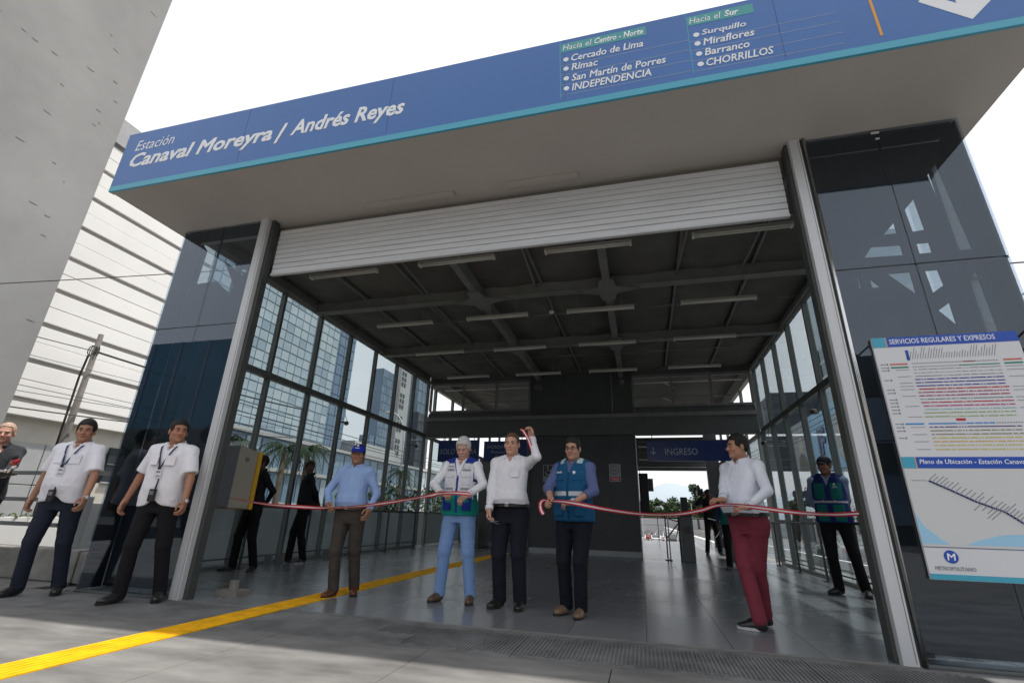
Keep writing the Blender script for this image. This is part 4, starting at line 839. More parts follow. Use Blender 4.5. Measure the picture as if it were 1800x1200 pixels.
def nets(f, lo, hi, h):
    lo = A_(lo, float); n = np.ceil((A_(hi, float) - lo) / h).astype(int) + 1
    g = [lo[i] + h * np.arange(n[i]) for i in range(3)]; X, Y, Z = np.meshgrid(*g, indexing='ij')
    V = f(np.stack([X.ravel(), Y.ravel(), Z.ravel()], 1)).reshape(n)
    V[0] = V[-1] = 1; V[:, 0] = V[:, -1] = 1; V[:, :, 0] = V[:, :, -1] = 1
    cn = n - 1; acc = np.zeros((cn.prod(), 3)); cnt = np.zeros(cn.prod()); quads = []
    def cid(i, j, k): return (i * cn[1] + j) * cn[2] + k
    for ax in range(3):
        sl0 = [slice(None)] * 3; sl1 = [slice(None)] * 3; sl0[ax] = slice(0, -1); sl1[ax] = slice(1, None)
        a, b = V[tuple(sl0)], V[tuple(sl1)]; I = np.argwhere((a < 0) != (b < 0)); va = a[tuple(I.T)]; vb = b[tuple(I.T)]; t = va / (va - vb)
        p = I.astype(float); p[:, ax] += t; u, v = [(1, 2), (2, 0), (0, 1)][ax]; ids = []
        for du, dv in ((0, 0), (1, 0), (1, 1), (0, 1)):
            J = I.copy(); J[:, u] -= du; J[:, v] -= dv; c = cid(J[:, 0], J[:, 1], J[:, 2]); np.add.at(acc, c, p); np.add.at(cnt, c, 1); ids.append(c)
        q = np.stack(ids, 1); s = va < 0; q[~s] = q[~s][:, ::-1]; quads.append(q)
    used_ = cnt > 0; mp = -np.ones(len(cnt), int); mp[used_] = np.arange(used_.sum()); vs = lo + h * acc[used_] / cnt[used_][:, None]
    return vs, mp[np.concatenate(quads)]
def fast_mesh(name, vs, qs, col, m, parent, smooth=True):
    me = bpy.data.meshes.new(name); me.vertices.add(len(vs)); me.vertices.foreach_set('co', vs.ravel().astype(np.float32)); nq = len(qs); k = qs.shape[1]
    me.loops.add(nq * k); me.loops.foreach_set('vertex_index', qs.ravel().astype(np.int32)); me.polygons.add(nq)
    me.polygons.foreach_set('loop_start', np.arange(0, nq * k, k, dtype=np.int32)); me.polygons.foreach_set('loop_total', np.full(nq, k, dtype=np.int32))
    me.update(calc_edges=True); me.polygons.foreach_set('use_smooth', np.full(nq, smooth))
    at = me.attributes.new('tint', 'FLOAT_COLOR', 'POINT'); c = np.ones((len(vs), 4), np.float32); c[:, :3] = col; at.data.foreach_set('color', c.ravel()); me.materials.append(M[m])
    me.update(); o = bpy.data.objects.new(name, me); COL.objects.link(o); o.parent = parent; ORG[o.name] = np.zeros(3); return o
def rotz(a): c, s = math.cos(a), math.sin(a); return A_([[c, -s, 0], [s, c, 0], [0, 0, 1.]])
def rotx(a): c, s = math.cos(a), math.sin(a); return A_([[1, 0, 0], [0, c, -s], [0, s, c.real]])
def roty(a): c, s = math.cos(a), math.sin(a); return A_([[c, 0, s], [0, 1, 0], [-s, 0, c]])
def ik(S, W, l1, l2, hint):
    S, W, hint = A_(S, float), A_(W, float), A_(hint, float); d = W - S; L = np.linalg.norm(d); mxl = (l1 + l2) * .995
    if L > mxl: W = S + d / L * mxl; d = W - S; L = mxl
    u = d / L; a = (l1 * l1 - l2 * l2 + L * L) / (2 * L); hgt = math.sqrt(max(l1 * l1 - a * a, 0)); n = hint - u * (hint @ u); n /= np.linalg.norm(n) + 1e-9
    return S + u * a + n * hgt, W
def hand_sdf(P, W, d, nrm, side, curl, s=1.0, spread=.12, thumb=.5):
    """W wrist, d fingers direction, nrm palm normal, side: direction toward the thumb"""
    d = d / np.linalg.norm(d); nrm = nrm - d * (nrm @ d); nrm /= np.linalg.norm(nrm); t = np.cross(d, nrm) * side
    Fm = np.stack([t, d, nrm]); Q = (P - W) @ Fm.T / s      # x toward thumb, y along fingers, z out of palm
    o = bx(Q, (0, .045, 0), (.040, .048, .0145), .013); o = smin(o, rc(Q, (0, -.01, 0), (0, .02, 0), .024, .022), .02)
    for i, (x, L, r) in enumerate(((.029, .072, .0095), (.010, .080, .0100), (-.010, .074, .0095), (-.028, .058, .0085))):
        p = A_((x, .086 - abs(x) * .15, 0)); ang = 0; a0 = (curl if not hasattr(curl, '__len__') else curl[i]); tx = spread * x / .03
        for j, (fl, ca) in enumerate(((.44, .75), (.31, 1.0), (.25, .7))):
            ang += a0 * ca; q = p + L * fl * A_((tx * math.cos(ang), math.cos(ang), math.sin(ang))); o = smin(o, rc(Q, p, q, r * (1 - .1 * j), r * (.95 - .1 * j)), .004); p = q
    a = A_((.030, .018, .004)); b = a + A_((.030, .026, .010 + .02 * thumb)); c = b + A_((.008 - .016 * thumb, .030, .012 * thumb + .004)); e = c + A_((-.004 - .01 * thumb, .024, .008 * thumb))
    o = smin(o, rc(Q, a, b, .016, .012), .012); o = smin(o, rc(Q, b, c, .0115, .0105), .004); o = smin(o, rc(Q, c, e, .0105, .0085), .004)
    return o * s

def person(label, x, y, yaw, H, skin=(.33, .17, .105), shirt=None, trousers=None, shoe=(.02, .02, .02), hair=(.012, .010, .009), hands=None, feet=None, head_yaw=0, head_pitch=0, belly=0., wide=1., vest=None, cap=None,
           group=None, lod=1.0, curl=(.35, .35), hint=(None, None), belt=None, lips=None, hairstyle='short', moustache=None, brow_c=None, glasses=False, collar=True, lean=0., fdir=(None, None), fnrm=(None, None), seed=0, shoe_sole=None, watch=None, headscale=1.06, stubble=0.):
    """hands: world coords of wrists (right, left); feet: world xy (right, left)"""
    s = H / 1.72; t = thing('person', label, 'person', (x, y, 0), group, rz=yaw); R_ = rotz(yaw); ORG[t.name] = np.zeros(3)
    loc = A_((x, y, 0.)); tl = lambda p: R_.T @ (A_(p, float) - loc)
    hd = lambda k: None if hands is None or hands[k] is None else tl(hands[k])
    lx = lean
    sh_w = .162 * wide
    S = [A_((sh_w + lx, -.005, 1.395)) * s, A_((-sh_w + lx, -.005, 1.395)) * s]
    l1, l2 = .285 * s, .255 * s; E = [0, 0]; Wp = [0, 0]; 
    for k in (0, 1):
        sg = 1 if k == 0 else -1; tgt = hd(k)
        if tgt is None: tgt = S[k] + A_((sg * .09, .06, -.53)) * s
        hn = hint[k] if hint[k] is not None else (sg * .55, -.6, -.6)
        E[k], Wp[k] = ik(S[k], tgt, l1, l2, hn)
    if feet is None: ft = [A_((.10, 0, 0.)), A_((-.10, 0, 0.))]; fy = [-.25, .25]
    else: ft = [tl((f[0], f[1], 0)) for f in feet]; fy = [(-(f[2] - 0) if len(f) > 2 else 0) for f in feet]
    Hp = [A_((.088 * wide, 0, .885)) * s, A_((-.088 * wide, 0, .885)) * s]; K = [0, 0]; An = [0, 0]
    for k in (0, 1):
        an = A_((ft[k][0], ft[k][1] - .03, .085 * s)); K[k], An[k] = ik(Hp[k], an, .40 * s, .41 * s, (0.05 * (1 if k == 0 else -1), 1, 0))
    bl = belly; sc = lambda rows, g=0.: [(z * s, (rx * wide + g) * s, (ry + g + b * bl * .5) * s, (cx_ * lx) * s, (cy_ + b * bl * .6) * s) for z, rx, ry, cx_, cy_, b in rows]
    TR = [(.78, .150, .098, 0, -.008, 0), (.86, .168, .110, 0, -.012, 0), (.94, .168, .112, 0, -.008, .3), (1.02, .156, .106, .2, .0, .9), (1.10, .148, .103, .4, .004, 1.0), (1.20, .151, .108, .7, .004, .6), (1.30, .158, .112, 1, .0, .15), (1.37, .154, .103, 1, -.005, 0), (1.42, .128, .085, 1, -.008, 0), (1.455, .085, .066, 1, -.008, 0), (1.48, .060, .058, 1, -.008, 0)]
    # ---- head frame
    hs = s * .98 * headscale; HC = A_((lx, .012, 1.600)) * s; HR_ = rotz(head_yaw) @ rotx(head_pitch); toH = lambda P: ((P - HC) @ HR_) / hs; frH = lambda Q: HC + (Q * hs) @ HR_.T
    def headf(Q, face=True):
        o = el(Q, (0, -.014, .030), (.0745, .094, .084)); o = smin(o, el(Q, (0, .020, -.034), (.058, .064, .080)), .03)
        o = smin(o, el(Q, (0, .062, -.090), (.026, .022, .020)), .025); o = smin(o, el(Q, (.044, -.004, -.060), (.016, .03, .03)), .03); o = smin(o, el(Q, (-.044, -.004, -.060), (.016, .03, .03)), .03)
        o = smin(o, el(Q, (0, .074, .020), (.048, .013, .010)), .016)
        for q in (-1, 1):
            o = smin(o, el(Q, (q * .036, .058, -.028), (.020, .022, .020)), .02); o = smax(o, -el(Q, (q * .030, .093, .002), (.017, .015, .011)), .014)
        o = smin(o, rc(Q, (0, .080, .008), (0, .103, -.028), .0075, .0125), .010)
        for q in (-1, 1): o = smin(o, el(Q, (q * .012, .092, -.033), (.0085, .012, .008)), .007); 
        o = smin(o, el(Q, (0, .079, -.0575), (.023, .010, .0055)), .005); o = smin(o, el(Q, (0, .078, -.067), (.018, .010, .006)), .005)
        for q in (-1, 1): o = smin(o, el(Q, (q * .077, -.008, -.008), (.009, .019, .031)), .007)
        return o
    nb = A_((lx, -.022, 1.44)) * s
    def skin_head(P): 
        o = headf(toH(P)) * hs; nt = frH(A_((0, -.022, -.055))); return smin(o, rc(P, nt, nb, .054 * s, .062 * s), .02)
    hv, hq = nets(skin_head, HC - A_((.13, .15, .21)) * s, HC + A_((.13, .15, .14)) * s, .0052 * s / (1 if lod >= 1 else .7))
    Qv = toH(hv); col = np.tile(A_(skin), (len(hv), 1)).astype(float)
    lip = np.clip(1.4 - np.maximum(np.abs(Qv[:, 0]) / .020, np.abs(Qv[:, 2] + .062) / .0085), 0, 1) * (Qv[:, 1] > .062); lc = A_(lips or (skin[0] * .72, skin[1] * .48, skin[2] * .5)); col += (lc - col) * np.clip(lip, 0, .85)[:, None]
    rd = np.exp(-((np.abs(Qv[:, 0]) - .038) ** 2 + (Qv[:, 2] + .03) ** 2) / .0006) + np.exp(-(Qv[:, 0] ** 2 + (Qv[:, 2] + .03) ** 2) / .0003) * 1.; col[:, 0] *= 1 + .10 * rd * (Qv[:, 1] > 0); col[:, 1] *= 1 - .06 * rd
    if stubble: m_ = (Qv[:, 2] < -.035) & (Qv[:, 1] > .0); col[m_] *= (1 - stubble)
    # ---- hidden trunk, coarse, and arms with hands, fine: all in one body mesh
    parts_v, parts_q, parts_c = [hv], [hq], [col]
    def body_f(P):
        o = loft(P, sc(TR, -.016))
        for k in (0, 1):
            o = smin(o, rc(P, Hp[k], K[k], .062 * s, .050 * s), .01 * s); o = smin(o, rc(P, K[k], An[k], .050 * s, .036 * s), .02 * s); o = smin(o, rc(P, S[k], E[k], .044 * s, .038 * s), .02 * s)
        return o
    allp = np.stack(S + E + K + An); lo = np.minimum(allp.min(0), (-.2, -.15, 0)) - .08; hi = np.maximum(allp.max(0), (.2, .15, 1.5 * s)) + .08; hi[2] = 1.5 * s
    v_, q_ = nets(body_f, lo, hi, .018); parts_v.append(v_); parts_q.append(q_); parts_c.append(np.tile(A_(skin), (len(v_), 1)))
    for k in (0, 1):
        sg = 1 if k == 0 else -1; fd = Wp[k] - E[k]; fd = fd / np.linalg.norm(fd)
        hd_ = fd if fdir[k] is None else R_.T @ A_(fdir[k], float); nr = A_((-sg, .0, 0.)) if fnrm[k] is None else R_.T @ A_(fnrm[k], float)
        f_ = lambda P, k=k, hd_=hd_, nr=nr, sg=sg: smin(rc(P, E[k], Wp[k], (.041 if shirt and shirt.get('sleeve') in ('short', 'rolled') else .034) * s, .026 * s), hand_sdf(P, Wp[k], hd_, nr, sg if False else (1 if (np.cross(hd_, nr) @ (A_((0, 1., .0)) if abs(hd_[2]) > .6 else A_((0, 0, 1.)))) > 0 else -1), curl[k], s * .98), .012)
        pts = np.stack([E[k], Wp[k], Wp[k] + hd_ / np.linalg.norm(hd_) * .12 * s]); v_, q_ = nets(f_, pts.min(0) - .085, pts.max(0) + .085, .0042 if lod >= 1 else .007)
        parts_v.append(v_); parts_q.append(q_); parts_c.append(np.tile(A_(skin) * A_((.98, .95, .95)), (len(v_), 1)))
    off = 0; qq = []
    for v_, q_ in zip(parts_v, parts_q): qq.append(q_ + off); off += len(v_)
    body = fast_mesh('body', np.concatenate(parts_v), np.concatenate(qq), np.concatenate(parts_c), 'skin', t)
    # ---- face bits
    def frame_mb(): return MB()
    eb = MB()
    for q in (-1, 1):
        e = MB(); c = frH(A_((q * .030, .0785, .001))); e.ell(c, A_((.0125, .0085, .0052)) * hs, 10, 8, rot=HR_); e.build('eye', 'eye_white', t, smooth=True)
        e = MB(); c = frH(A_((q * .030 , .0850, .0012))); e.ell(c, A_((.0060, .0035, .0052)) * hs, 8, 6, rot=HR_); e.build('iris', 'eye_dark', t, smooth=True)
        p = [frH(A_((q * (.014 + .011 * i), .0935 - .0035 * i - (.004 if i > 2 else 0), .0215 + .003 * math.sin(i * .9)))) for i in range(4)]; MB_ = MB(); MB_.tube(p, [.0035 * hs, .0045 * hs, .004 * hs, .0015 * hs], 6)
        o = MB_.build('eyebrow', brow_mat(brow_c or hair), t, smooth=True)
    if moustache:
        m_ = MB(); m_.tube([frH(A_((x_, .094 - abs(x_) * .35, -.050 - abs(x_) * .25))) for x_ in (-.028, -.014, 0, .014, .028)], [.003 * hs, .0075 * hs, .0065 * hs, .0075 * hs, .003 * hs], 8); m_.build('moustache', brow_mat(moustache), t, smooth=True)
    if glasses:
        g_ = MB()
        for q in (-1, 1): g_.tube([frH(A_((q * .031 + .021 * math.cos(a), .103 - .1 * abs(q * .031 + .021 * math.cos(a)), .000 + .015 * math.sin(a)))) for a in np.linspace(0, 2 * math.pi, 17)], .0016, 5); g_.tube([frH(A_((q * .052, .096, .004))), frH(A_((q * .079, .0, .004)))], .0016, 5)
        g_.tube([frH(A_((-.010, .102, .003))), frH(A_((.010, .102, .003)))], .0016, 5); g_.build('spectacles', 'black', t, smooth=True)
    # ---- hair
    def hairf(P):
        Q = toH(P); a = .016 if hairstyle != 'thin' else .010
        o = el(Q, (0, -.015, .034), (.0745 + a * .62, .093 + a * .75, .084 + a * (1.35 if hairstyle == 'full' else 1.0)))
        zl = .062 - .35 * np.clip(Q[:, 1] - .055, -1, .2) * 0
        face = np.maximum(-(Q[:, 1] - np.maximum(.024, .034 + (Q[:, 2] - .05) * 1.3 + .006 * np.sin(Q[:, 0] * 190))), Q[:, 2] - (.064 if hairstyle != 'thin' else .076) + 3.5 * Q[:, 0] ** 2); face = np.maximum(face, np.abs(Q[:, 0]) - (.057 + np.clip(.012 - Q[:, 2], 0, .05) * .5))         # front wedge kept free
        o = smax(o, -np.maximum(face, -1), .006); o = smax(o, (-.050 - Q[:, 2]) + np.clip(Q[:, 1] + .02, 0, .1) * .55, .008)
        side = np.maximum(Q[:, 1] - .018, Q[:, 2] - .055) ; 
        o = smax(o, np.where(Q[:, 2] < -.012, Q[:, 1] - .014, Q[:, 1] - (.052 + np.clip(Q[:, 2], 0, .1) * 1.2)), .006)
        for q in (-1, 1): o = smax(o, -el(Q, (q * .083, -.006, -.012), (.014, .021, .032)), .004)
        return o * hs + folds(P, seed + 5, .0034, 260, (1, .6, .8))
    if cap is None or True:
        if hairstyle != 'bald':
            v_, q_ = nets(hairf, HC - A_((.11, .13, .09)) * s, HC + A_((.11, .13, .15)) * s, .0055 * s / (1 if lod >= 1 else .7))
            if len(v_): fast_mesh('hair', v_, q_, np.tile(A_(hair), (len(v_), 1)), 'hair', t)
    if cap is not None:
        def capf(P):
            Q = toH(P); o = el(Q, (0, -.014, .040), (.086, .106, .088)); o = smax(o, .036 + .0 - Q[:, 2] + .12 * np.clip(-Q[:, 1], 0, .2), .004)
            vz = .040 - (Q[:, 1] - .09) * .28 - Q[:, 0] ** 2 * 3.5
            br = np.maximum(np.abs(Q[:, 2] - vz) - .003, np.hypot(Q[:, 0] / .072, (Q[:, 1] - .085) / .078) * .07 - .07); br = np.maximum(br, .04 - Q[:, 1])
            return smin(o, br, .004) * hs
        v_, q_ = nets(capf, HC - A_((.13, .20, .06)) * s, HC + A_((.13, .22, .17)) * s, .0045 * s); o_ = fast_mesh('cap', v_, q_, np.tile(A_(cap), (len(v_), 1)), 'cloth', t)
        if cap[2] > .2:
            f_ = HR_ @ A_((0, 1., 0)); r_ = HR_ @ A_((-1., 0, 0)); u_ = HR_ @ A_((0, -.3, .95)); text('LIMA', 0, 0, None, t, 'white_print', .052 * s, .018 * s, 0, .02, R=[r_, u_, f_], P=frH(A_((.026, .098, .062))), name='cap_logo')
            m_ = MB(); m_.ell(frH(A_((0, .083, .101))), A_((.014, .006, .012)) * s, 10, 6); m_.build('cap_badge', 'white_print', t)
    # ---- shirt
    if shirt:
        cs, ln, tuck = shirt['col'], shirt.get('sleeve', 'long'), shirt.get('tuck', True); zb = (.965 if tuck else shirt.get('hem', .84)) * s
        gf = .014 if tuck else .026
        TS = sc(TR, gf)
        if not tuck: TS[0] = (TS[0][0], TS[0][1] + .01, TS[0][2] + .01, TS[0][3], TS[0][4])
        def shirtf(P):
            o = loft(P, TS, 2.5)
            for k in (0, 1):
                sg = 1 if k == 0 else -1; nk = A_((sg * .05 + lx, -.01, 1.452)) * s
                o = smin(o, rc(P, nk, S[k], .048 * s, .066 * s), .025 * s)
                if ln == 'long':
                    o = smin(o, rc(P, S[k], E[k], .062 * s, .050 * s), .035 * s); fd = (Wp[k] - E[k]); L = np.linalg.norm(fd); fd = fd / L
                    wc = Wp[k] - fd * .012 * s; fo = rc(P, E[k], wc, .048 * s, .038 * s); fo = np.maximum(fo, (P - wc) @ fd); o = smin(o, fo, .022 * s)
                elif ln == 'rolled':
                    o = smin(o, rc(P, S[k], E[k], .064 * s, .055 * s), .035 * s); fd = (Wp[k] - E[k]); wc = E[k] + fd * .45; fd = fd / np.linalg.norm(fd); fo = np.maximum(rc(P, E[k], wc, .054 * s, .052 * s), (P - wc) @ fd); o = smin(o, fo, .02 * s)
                else:
                    ad = E[k] - S[k]; ec = S[k] + ad * .84; ad = ad / np.linalg.norm(ad); fo = np.maximum(rc(P, S[k], ec + ad * .02, .066 * s, .074 * s), (P - ec) @ ad); o = smin(o, fo, .03 * s)
            if tuck: # blousing over the belt
                o = smin(o, loft(P, [(zb, TS[2][1] + .004, TS[2][2] + .004, 0, TS[2][4]), (zb + .06, TS[3][1] + .012, TS[3][2] + .012, TS[3][3], TS[3][4]), (zb + .12, TS[4][1], TS[4][2], TS[4][3], TS[4][4])], 2.5), .03)
            o = o + np.minimum(folds(P, seed, .0135, 58, (1, 1, .5)) + folds(P, seed + 9, .0055, 120, (1, .8, .9)), .0035)
            hz = zb + (0 if tuck else .010 * np.sin(P[:, 0] * 14 + seed) + (.055 * np.exp(-((P[:, 0] - .01) / .05) ** 2) * (P[:, 1] > 0) if ln == 'short' else 0)) 
            o = np.maximum(o, hz - P[:, 2])
            vd = shirt.get('vee', .05); wdg = np.maximum(np.abs(P[:, 0] - lx * s) - (P[:, 2] - (1.455 - vd) * s) * .55, -(P[:, 1] + .0)); o = np.maximum(o, -wdg)
            o = np.maximum(o, -rc(P, nb - A_((0, 0, .06)), HC - A_((0, .02, .05)), .0635 * s, .0635 * s)) if True else o
            pk = np.where((np.abs(P[:, 0] - lx * s) < .016) & (P[:, 1] > 0), -.0028, 0); o = o + pk
            return o
        ap = np.stack(S + E + Wp); lo = np.minimum(ap.min(0), (-.24, -.2, zb)) - .09; hi = np.maximum(ap.max(0), (.24, .26 + bl, 1.5 * s)) + .09; lo[2] = min(lo[2], zb - .02)
        v_, q_ = nets(shirtf, lo, hi, .0088 if lod >= 1 else .013); c_ = np.tile(A_(cs), (len(v_), 1)); fast_mesh('shirt', v_, q_, c_, 'cloth', t)
        if collar:
            cc_ = shirt.get('collar', cs); nc_ = A_((lx, -.012, 1.465)) * s
            def colf(P):
                Q = P - nc_; tilt = Q[:, 2] + Q[:, 1] * .45; r_ = np.hypot(Q[:, 0], Q[:, 1] * .95); o = np.maximum(np.abs(r_ - (.077 - tilt * .12) * s) - .0055, np.abs(tilt) - .026 * s)
                vw = np.maximum(np.abs(Q[:, 0]) - (.018 + shirt.get('vee', .05) * .2), -Q[:, 1]); o = np.maximum(o, -vw)
                for q in (-1, 1): # collar wings
                    a = nc_ + A_((q * .048, .060, -.018)) * s; b = nc_ + A_((q * .044, .098, -.055)) * s
                    o = smin(o, bx(P, (a + b) / 2, (.025 * s, .006, .031 * s), .003, rotx(-.5 ) .T @ rotz(q * .55).T), .006)
                return o
            v_, q_ = nets(colf, nc_ - .13, nc_ + .13, .005); fast_mesh('collar', v_, q_, np.tile(A_(cc_), (len(v_), 1)), 'cloth', t)
        if ln == 'long' and lod >= 1 and not shirt.get('nocuff'):
            for k in (0, 1):
                fd = Wp[k] - E[k]; fd = fd / np.linalg.norm(fd); MB().tube([Wp[k] - fd * .055 * s, Wp[k] - fd * .012 * s], [.043 * s, .042 * s], 16).build('cuff', brow_mat(shirt.get('cuff', cs), 'cloth'), t, smooth=True)
        if shirt.get('pockets'):
            for q in shirt['pockets']:
                c = A_((q * .075 + lx, .118, 1.29)) * s; m_ = MB(); rz_ = rotz(-q * .32); m_.obox(c + A_((0, .012 + gf, 0)), rz_ @ A_((.045, 0, 0)), rz_ @ A_((0, .004, 0)), (0, -.006, .05)); m_.build('pocket', brow_mat(cs, 'cloth'), t, bevel=.003)
    # ---- trousers
    if trousers:
        tcq = trousers if not isinstance(trousers, dict) else trousers['col']; lw_ = 1.0 if not isinstance(trousers, dict) else trousers.get('w', 1.0)
        def trf(P):
            o = loft(P, [(z, rx, ry, cx, cy) for z, rx, ry, cx, cy in sc(TR, .008) if z < 1.04 * s], 2.3); o = np.maximum(o, P[:, 2] - 1.0 * s)
            for k in (0, 1):
                an = An[k] + A_((0, .0, -.02 * s)); o = smin(o, rc(P, Hp[k] - A_((0, 0, .02)), K[k], .097 * s * lw_, .072 * s * lw_), .028 * s); lg = rc(P, K[k], an, .068 * s * lw_, .063 * s * lw_); o = smin(o, lg, .02 * s)
            o = o + np.minimum(folds(P, seed + 3, .011, 46, (1, 1, .6)) + folds(P, seed + 4, .010, 95, (.4, .4, 1.2)) * np.clip(1.3 - P[:, 2] * 2.2, .3, 1.3), .004)
            return np.maximum(o, .045 * s - P[:, 2])
        ap = np.stack(Hp + K + An); v_, q_ = nets(trf, np.minimum(ap.min(0), (-.2, -.16, 0.03)) - A_((.09, .09, 0.0)), np.maximum(ap.max(0), (.2, .2 + bl, 1.02 * s)) + A_((.09, .09, 0.03)), .0098 if lod >= 1 else .014)
        fast_mesh('trousers', v_, q_, np.tile(A_(tcq), (len(v_), 1)), 'cloth_dark' if max(tcq) < .12 else 'cloth', t)
        if belt is not None:
            zb_ = .962 * s; T0 = sc(TR, .018); rx = np.interp(zb_, [r[0] for r in T0], [r[1] for r in T0]); ry = np.interp(zb_, [r[0] for r in T0], [r[2] for r in T0]); cy = np.interp(zb_, [r[0] for r in T0], [r[4] for r in T0]); m_ = MB(); n = 40; vs = []; 
            for zz_ in (zb_ - .017, zb_ + .017):
                for g_ in (0, .006):
                    for i in range(n): a = 2 * math.pi * i / n; c_, s_ = math.cos(a), math.sin(a); e_ = 2 / 2.3; vs.append(((rx + g_) * math.copysign(abs(c_) ** e_, c_), cy + (ry + g_) * math.copysign(abs(s_) ** e_, s_), zz_))
            fs = []
            for i in range(n): j = (i + 1) % n; fs += [(n + i, n + j, 3 * n + j, 3 * n + i), (2 * n + i, 2 * n + j, 3 * n + j, 3 * n + i), (i, j, n + j, n + i)]
            m_.add(vs, fs); m_.build('belt', brow_mat(belt, 'leather'), t); B(-.022, .022, cy + ry + .004, cy + ry + .012, zb_ - .018, zb_ + .018)
            mb_ = MB(); mb_.box(-.022, .022, cy + ry + .004, cy + ry + .013, zb_ - .017, zb_ + .017); mb_.build('buckle', 'chrome', t, bevel=.003)
    # ---- shoes
    for k in (0, 1):
        a = fy[k] ; Rf = rotz(a); base = A_((An[k][0], An[k][1], 0))
        def shf(P, base=base, Rf=Rf):
            Q = (P - base) @ Rf / s; o = el(Q, (0, .105, .030), (.046, .085, .038)); o = smin(o, el(Q, (0, .0, .040), (.040, .062, .046)), .03); o = smin(o, rc(Q, (0, -.01, .05), (0, -.005, .10), .042, .044), .02); o = smin(o, el(Q, (0, .06, .05), (.036, .055, .035)), .03)
            return smax(o, .008 - Q[:, 2], .006) * s
        v_, q_ = nets(shf, base + A_((-.22, -.22, -.01)), base + A_((.22, .22, .17)), .0065 if lod >= 1 else .009); sho = fast_mesh('shoe', v_, q_, np.tile(A_(shoe), (len(v_), 1)), 'leather', t)
        m_ = MB(); pl = [(.041 * math.cos(b_) * (1.05 if math.sin(b_) > 0 else .95), (.115 if math.sin(b_) > 0 else .075) * math.sin(b_) + .06 + (.02 if math.sin(b_) > 0 else 0)) for b_ in np.linspace(0, 2 * math.pi, 20)[:-1]]
        pl = [tuple((Rf @ A_((x_ * s * 1.12, y_ * s, 0)))[:2] + base[:2]) for x_, y_ in pl]; m_.prism(pl, (0, 0, .002), (1, 0, 0), (0, 1, 0), (0, 0, .016 if shoe_sole is None else .024)); so = m_.build('sole', brow_mat(shoe_sole or (.015, .014, .013), 'leather'), t)
    # ---- vest
    if vest:
        TV = sc(TR, .034)
        def vf(P):
            o = loft(P, TV, 2.6)
            for k in (0, 1):
                sg = 1 if k == 0 else -1; o = smin(o, rc(P, A_((sg * .06 + lx, -.01, 1.455)) * s, A_((sg * .150 + lx, -.005, 1.425)) * s, .060 * s, .058 * s), .02)
                ad = A_((sg, 0, -.15)); ad /= np.linalg.norm(ad); o = smax(o, np.where(P[:, 2] > 1.20 * s, (np.abs(P[:, 0] - lx * s) - (.176 * wide + .010) * s), -1), .006) if k == 0 else o
                o = smax(o, -rc(P, A_((sg * .25 + lx, 0, 1.36)) * s, A_((sg * .25 + lx, 0, 1.28)) * s, .085 * s, .075 * s), .006)
            o = o + folds(P, seed + 7, .006, 60, (1, 1, .6)); o = np.maximum(o, vest.get('hem', .86) * s - P[:, 2]); X = np.abs(P[:, 0] - lx * s)
            wdg = np.maximum(X - np.clip((P[:, 2] - vest.get('vz', 1.28) * s) * vest.get('vs', .36), 0.0, .2), -P[:, 1]); wdg = np.where(P[:, 2] > vest.get('vz', 1.28) * s, wdg, 1.); o = np.maximum(o, -wdg)
            o = np.maximum(o, -rc(P, nb - A_((0, 0, .05)), HC, .074 * s, .074 * s))
            o = o - np.where((X < .010) & (P[:, 1] > 0), .003, 0)
            return o
        v_, q_ = nets(vf, A_((-.30, -.25, .80 * s)), A_((.30, .34 + bl, 1.56 * s)), .0085 if lod >= 1 else .012); c_ = vest['paint'](v_ / s - A_((lx, 0, 0)))
        vo = fast_mesh('vest', v_, q_, c_, 'cloth', t)
        def front(z): T0 = [(r[0], r[2] + r[4]) for r in TV]; return np.interp(z * s, [r[0] for r in T0], [r[1] for r in T0])
        for (px_, pz_, w_, h_, cl_) in vest.get('pockets', ()):
            a_ = -math.atan(px_ * 5.0); rz_ = rotz(a_ * .55); yy = front(pz_) - abs(px_) ** 2 * 2.2; m_ = MB(); m_.obox((px_ * s + lx * s, yy + .004, pz_ * s), rz_ @ A_((w_ * s, 0, 0)), rz_ @ A_((0, .010, 0)), (0, -.002, h_ * s)); pk = m_.build('pocket', brow_mat(cl_, 'cloth'), t, bevel=.006)
            m_ = MB(); m_.obox((px_ * s + lx * s, yy + .010, (pz_ + h_ * .8) * s), rz_ @ A_((w_ * 1.04 * s, 0, 0)), rz_ @ A_((0, .010, 0)), (0, -.001, h_ * .25 * s)); f2 = m_.build('pocket_flap', brow_mat(cl_, 'cloth'), pk, bevel=.004)
        for (tx, px_, pz_, w_, h_, cm) in vest.get('texts', ()):
            a_ = -math.atan(px_ * 5.0) * .6; r_ = rotz(a_) @ A_((-1., 0, 0)); n_ = rotz(a_) @ A_((0, 1., 0)); yy = front(pz_) - abs(px_) ** 2 * 2.2 + .012; text(tx, 0, 0, None, t, cm, w_ * s, h_ * s, 0, .02, R=[r_, A_((0, 0, 1.)), n_], P=A_(((px_ + w_ / 2) * s + lx * s, yy + .002, pz_ * s)), name='vest_print', ex=.003)
        for (px_, pz_, r__, cm) in vest.get('discs', ()):
            yy = front(pz_) - abs(px_) ** 2 * 2.2 + .010; m_ = MB(); m_.ell((px_ * s, yy, pz_ * s), (r__ * s, .008, r__ * s), 14, 8); m_.build('vest_badge', cm, t, smooth=True)
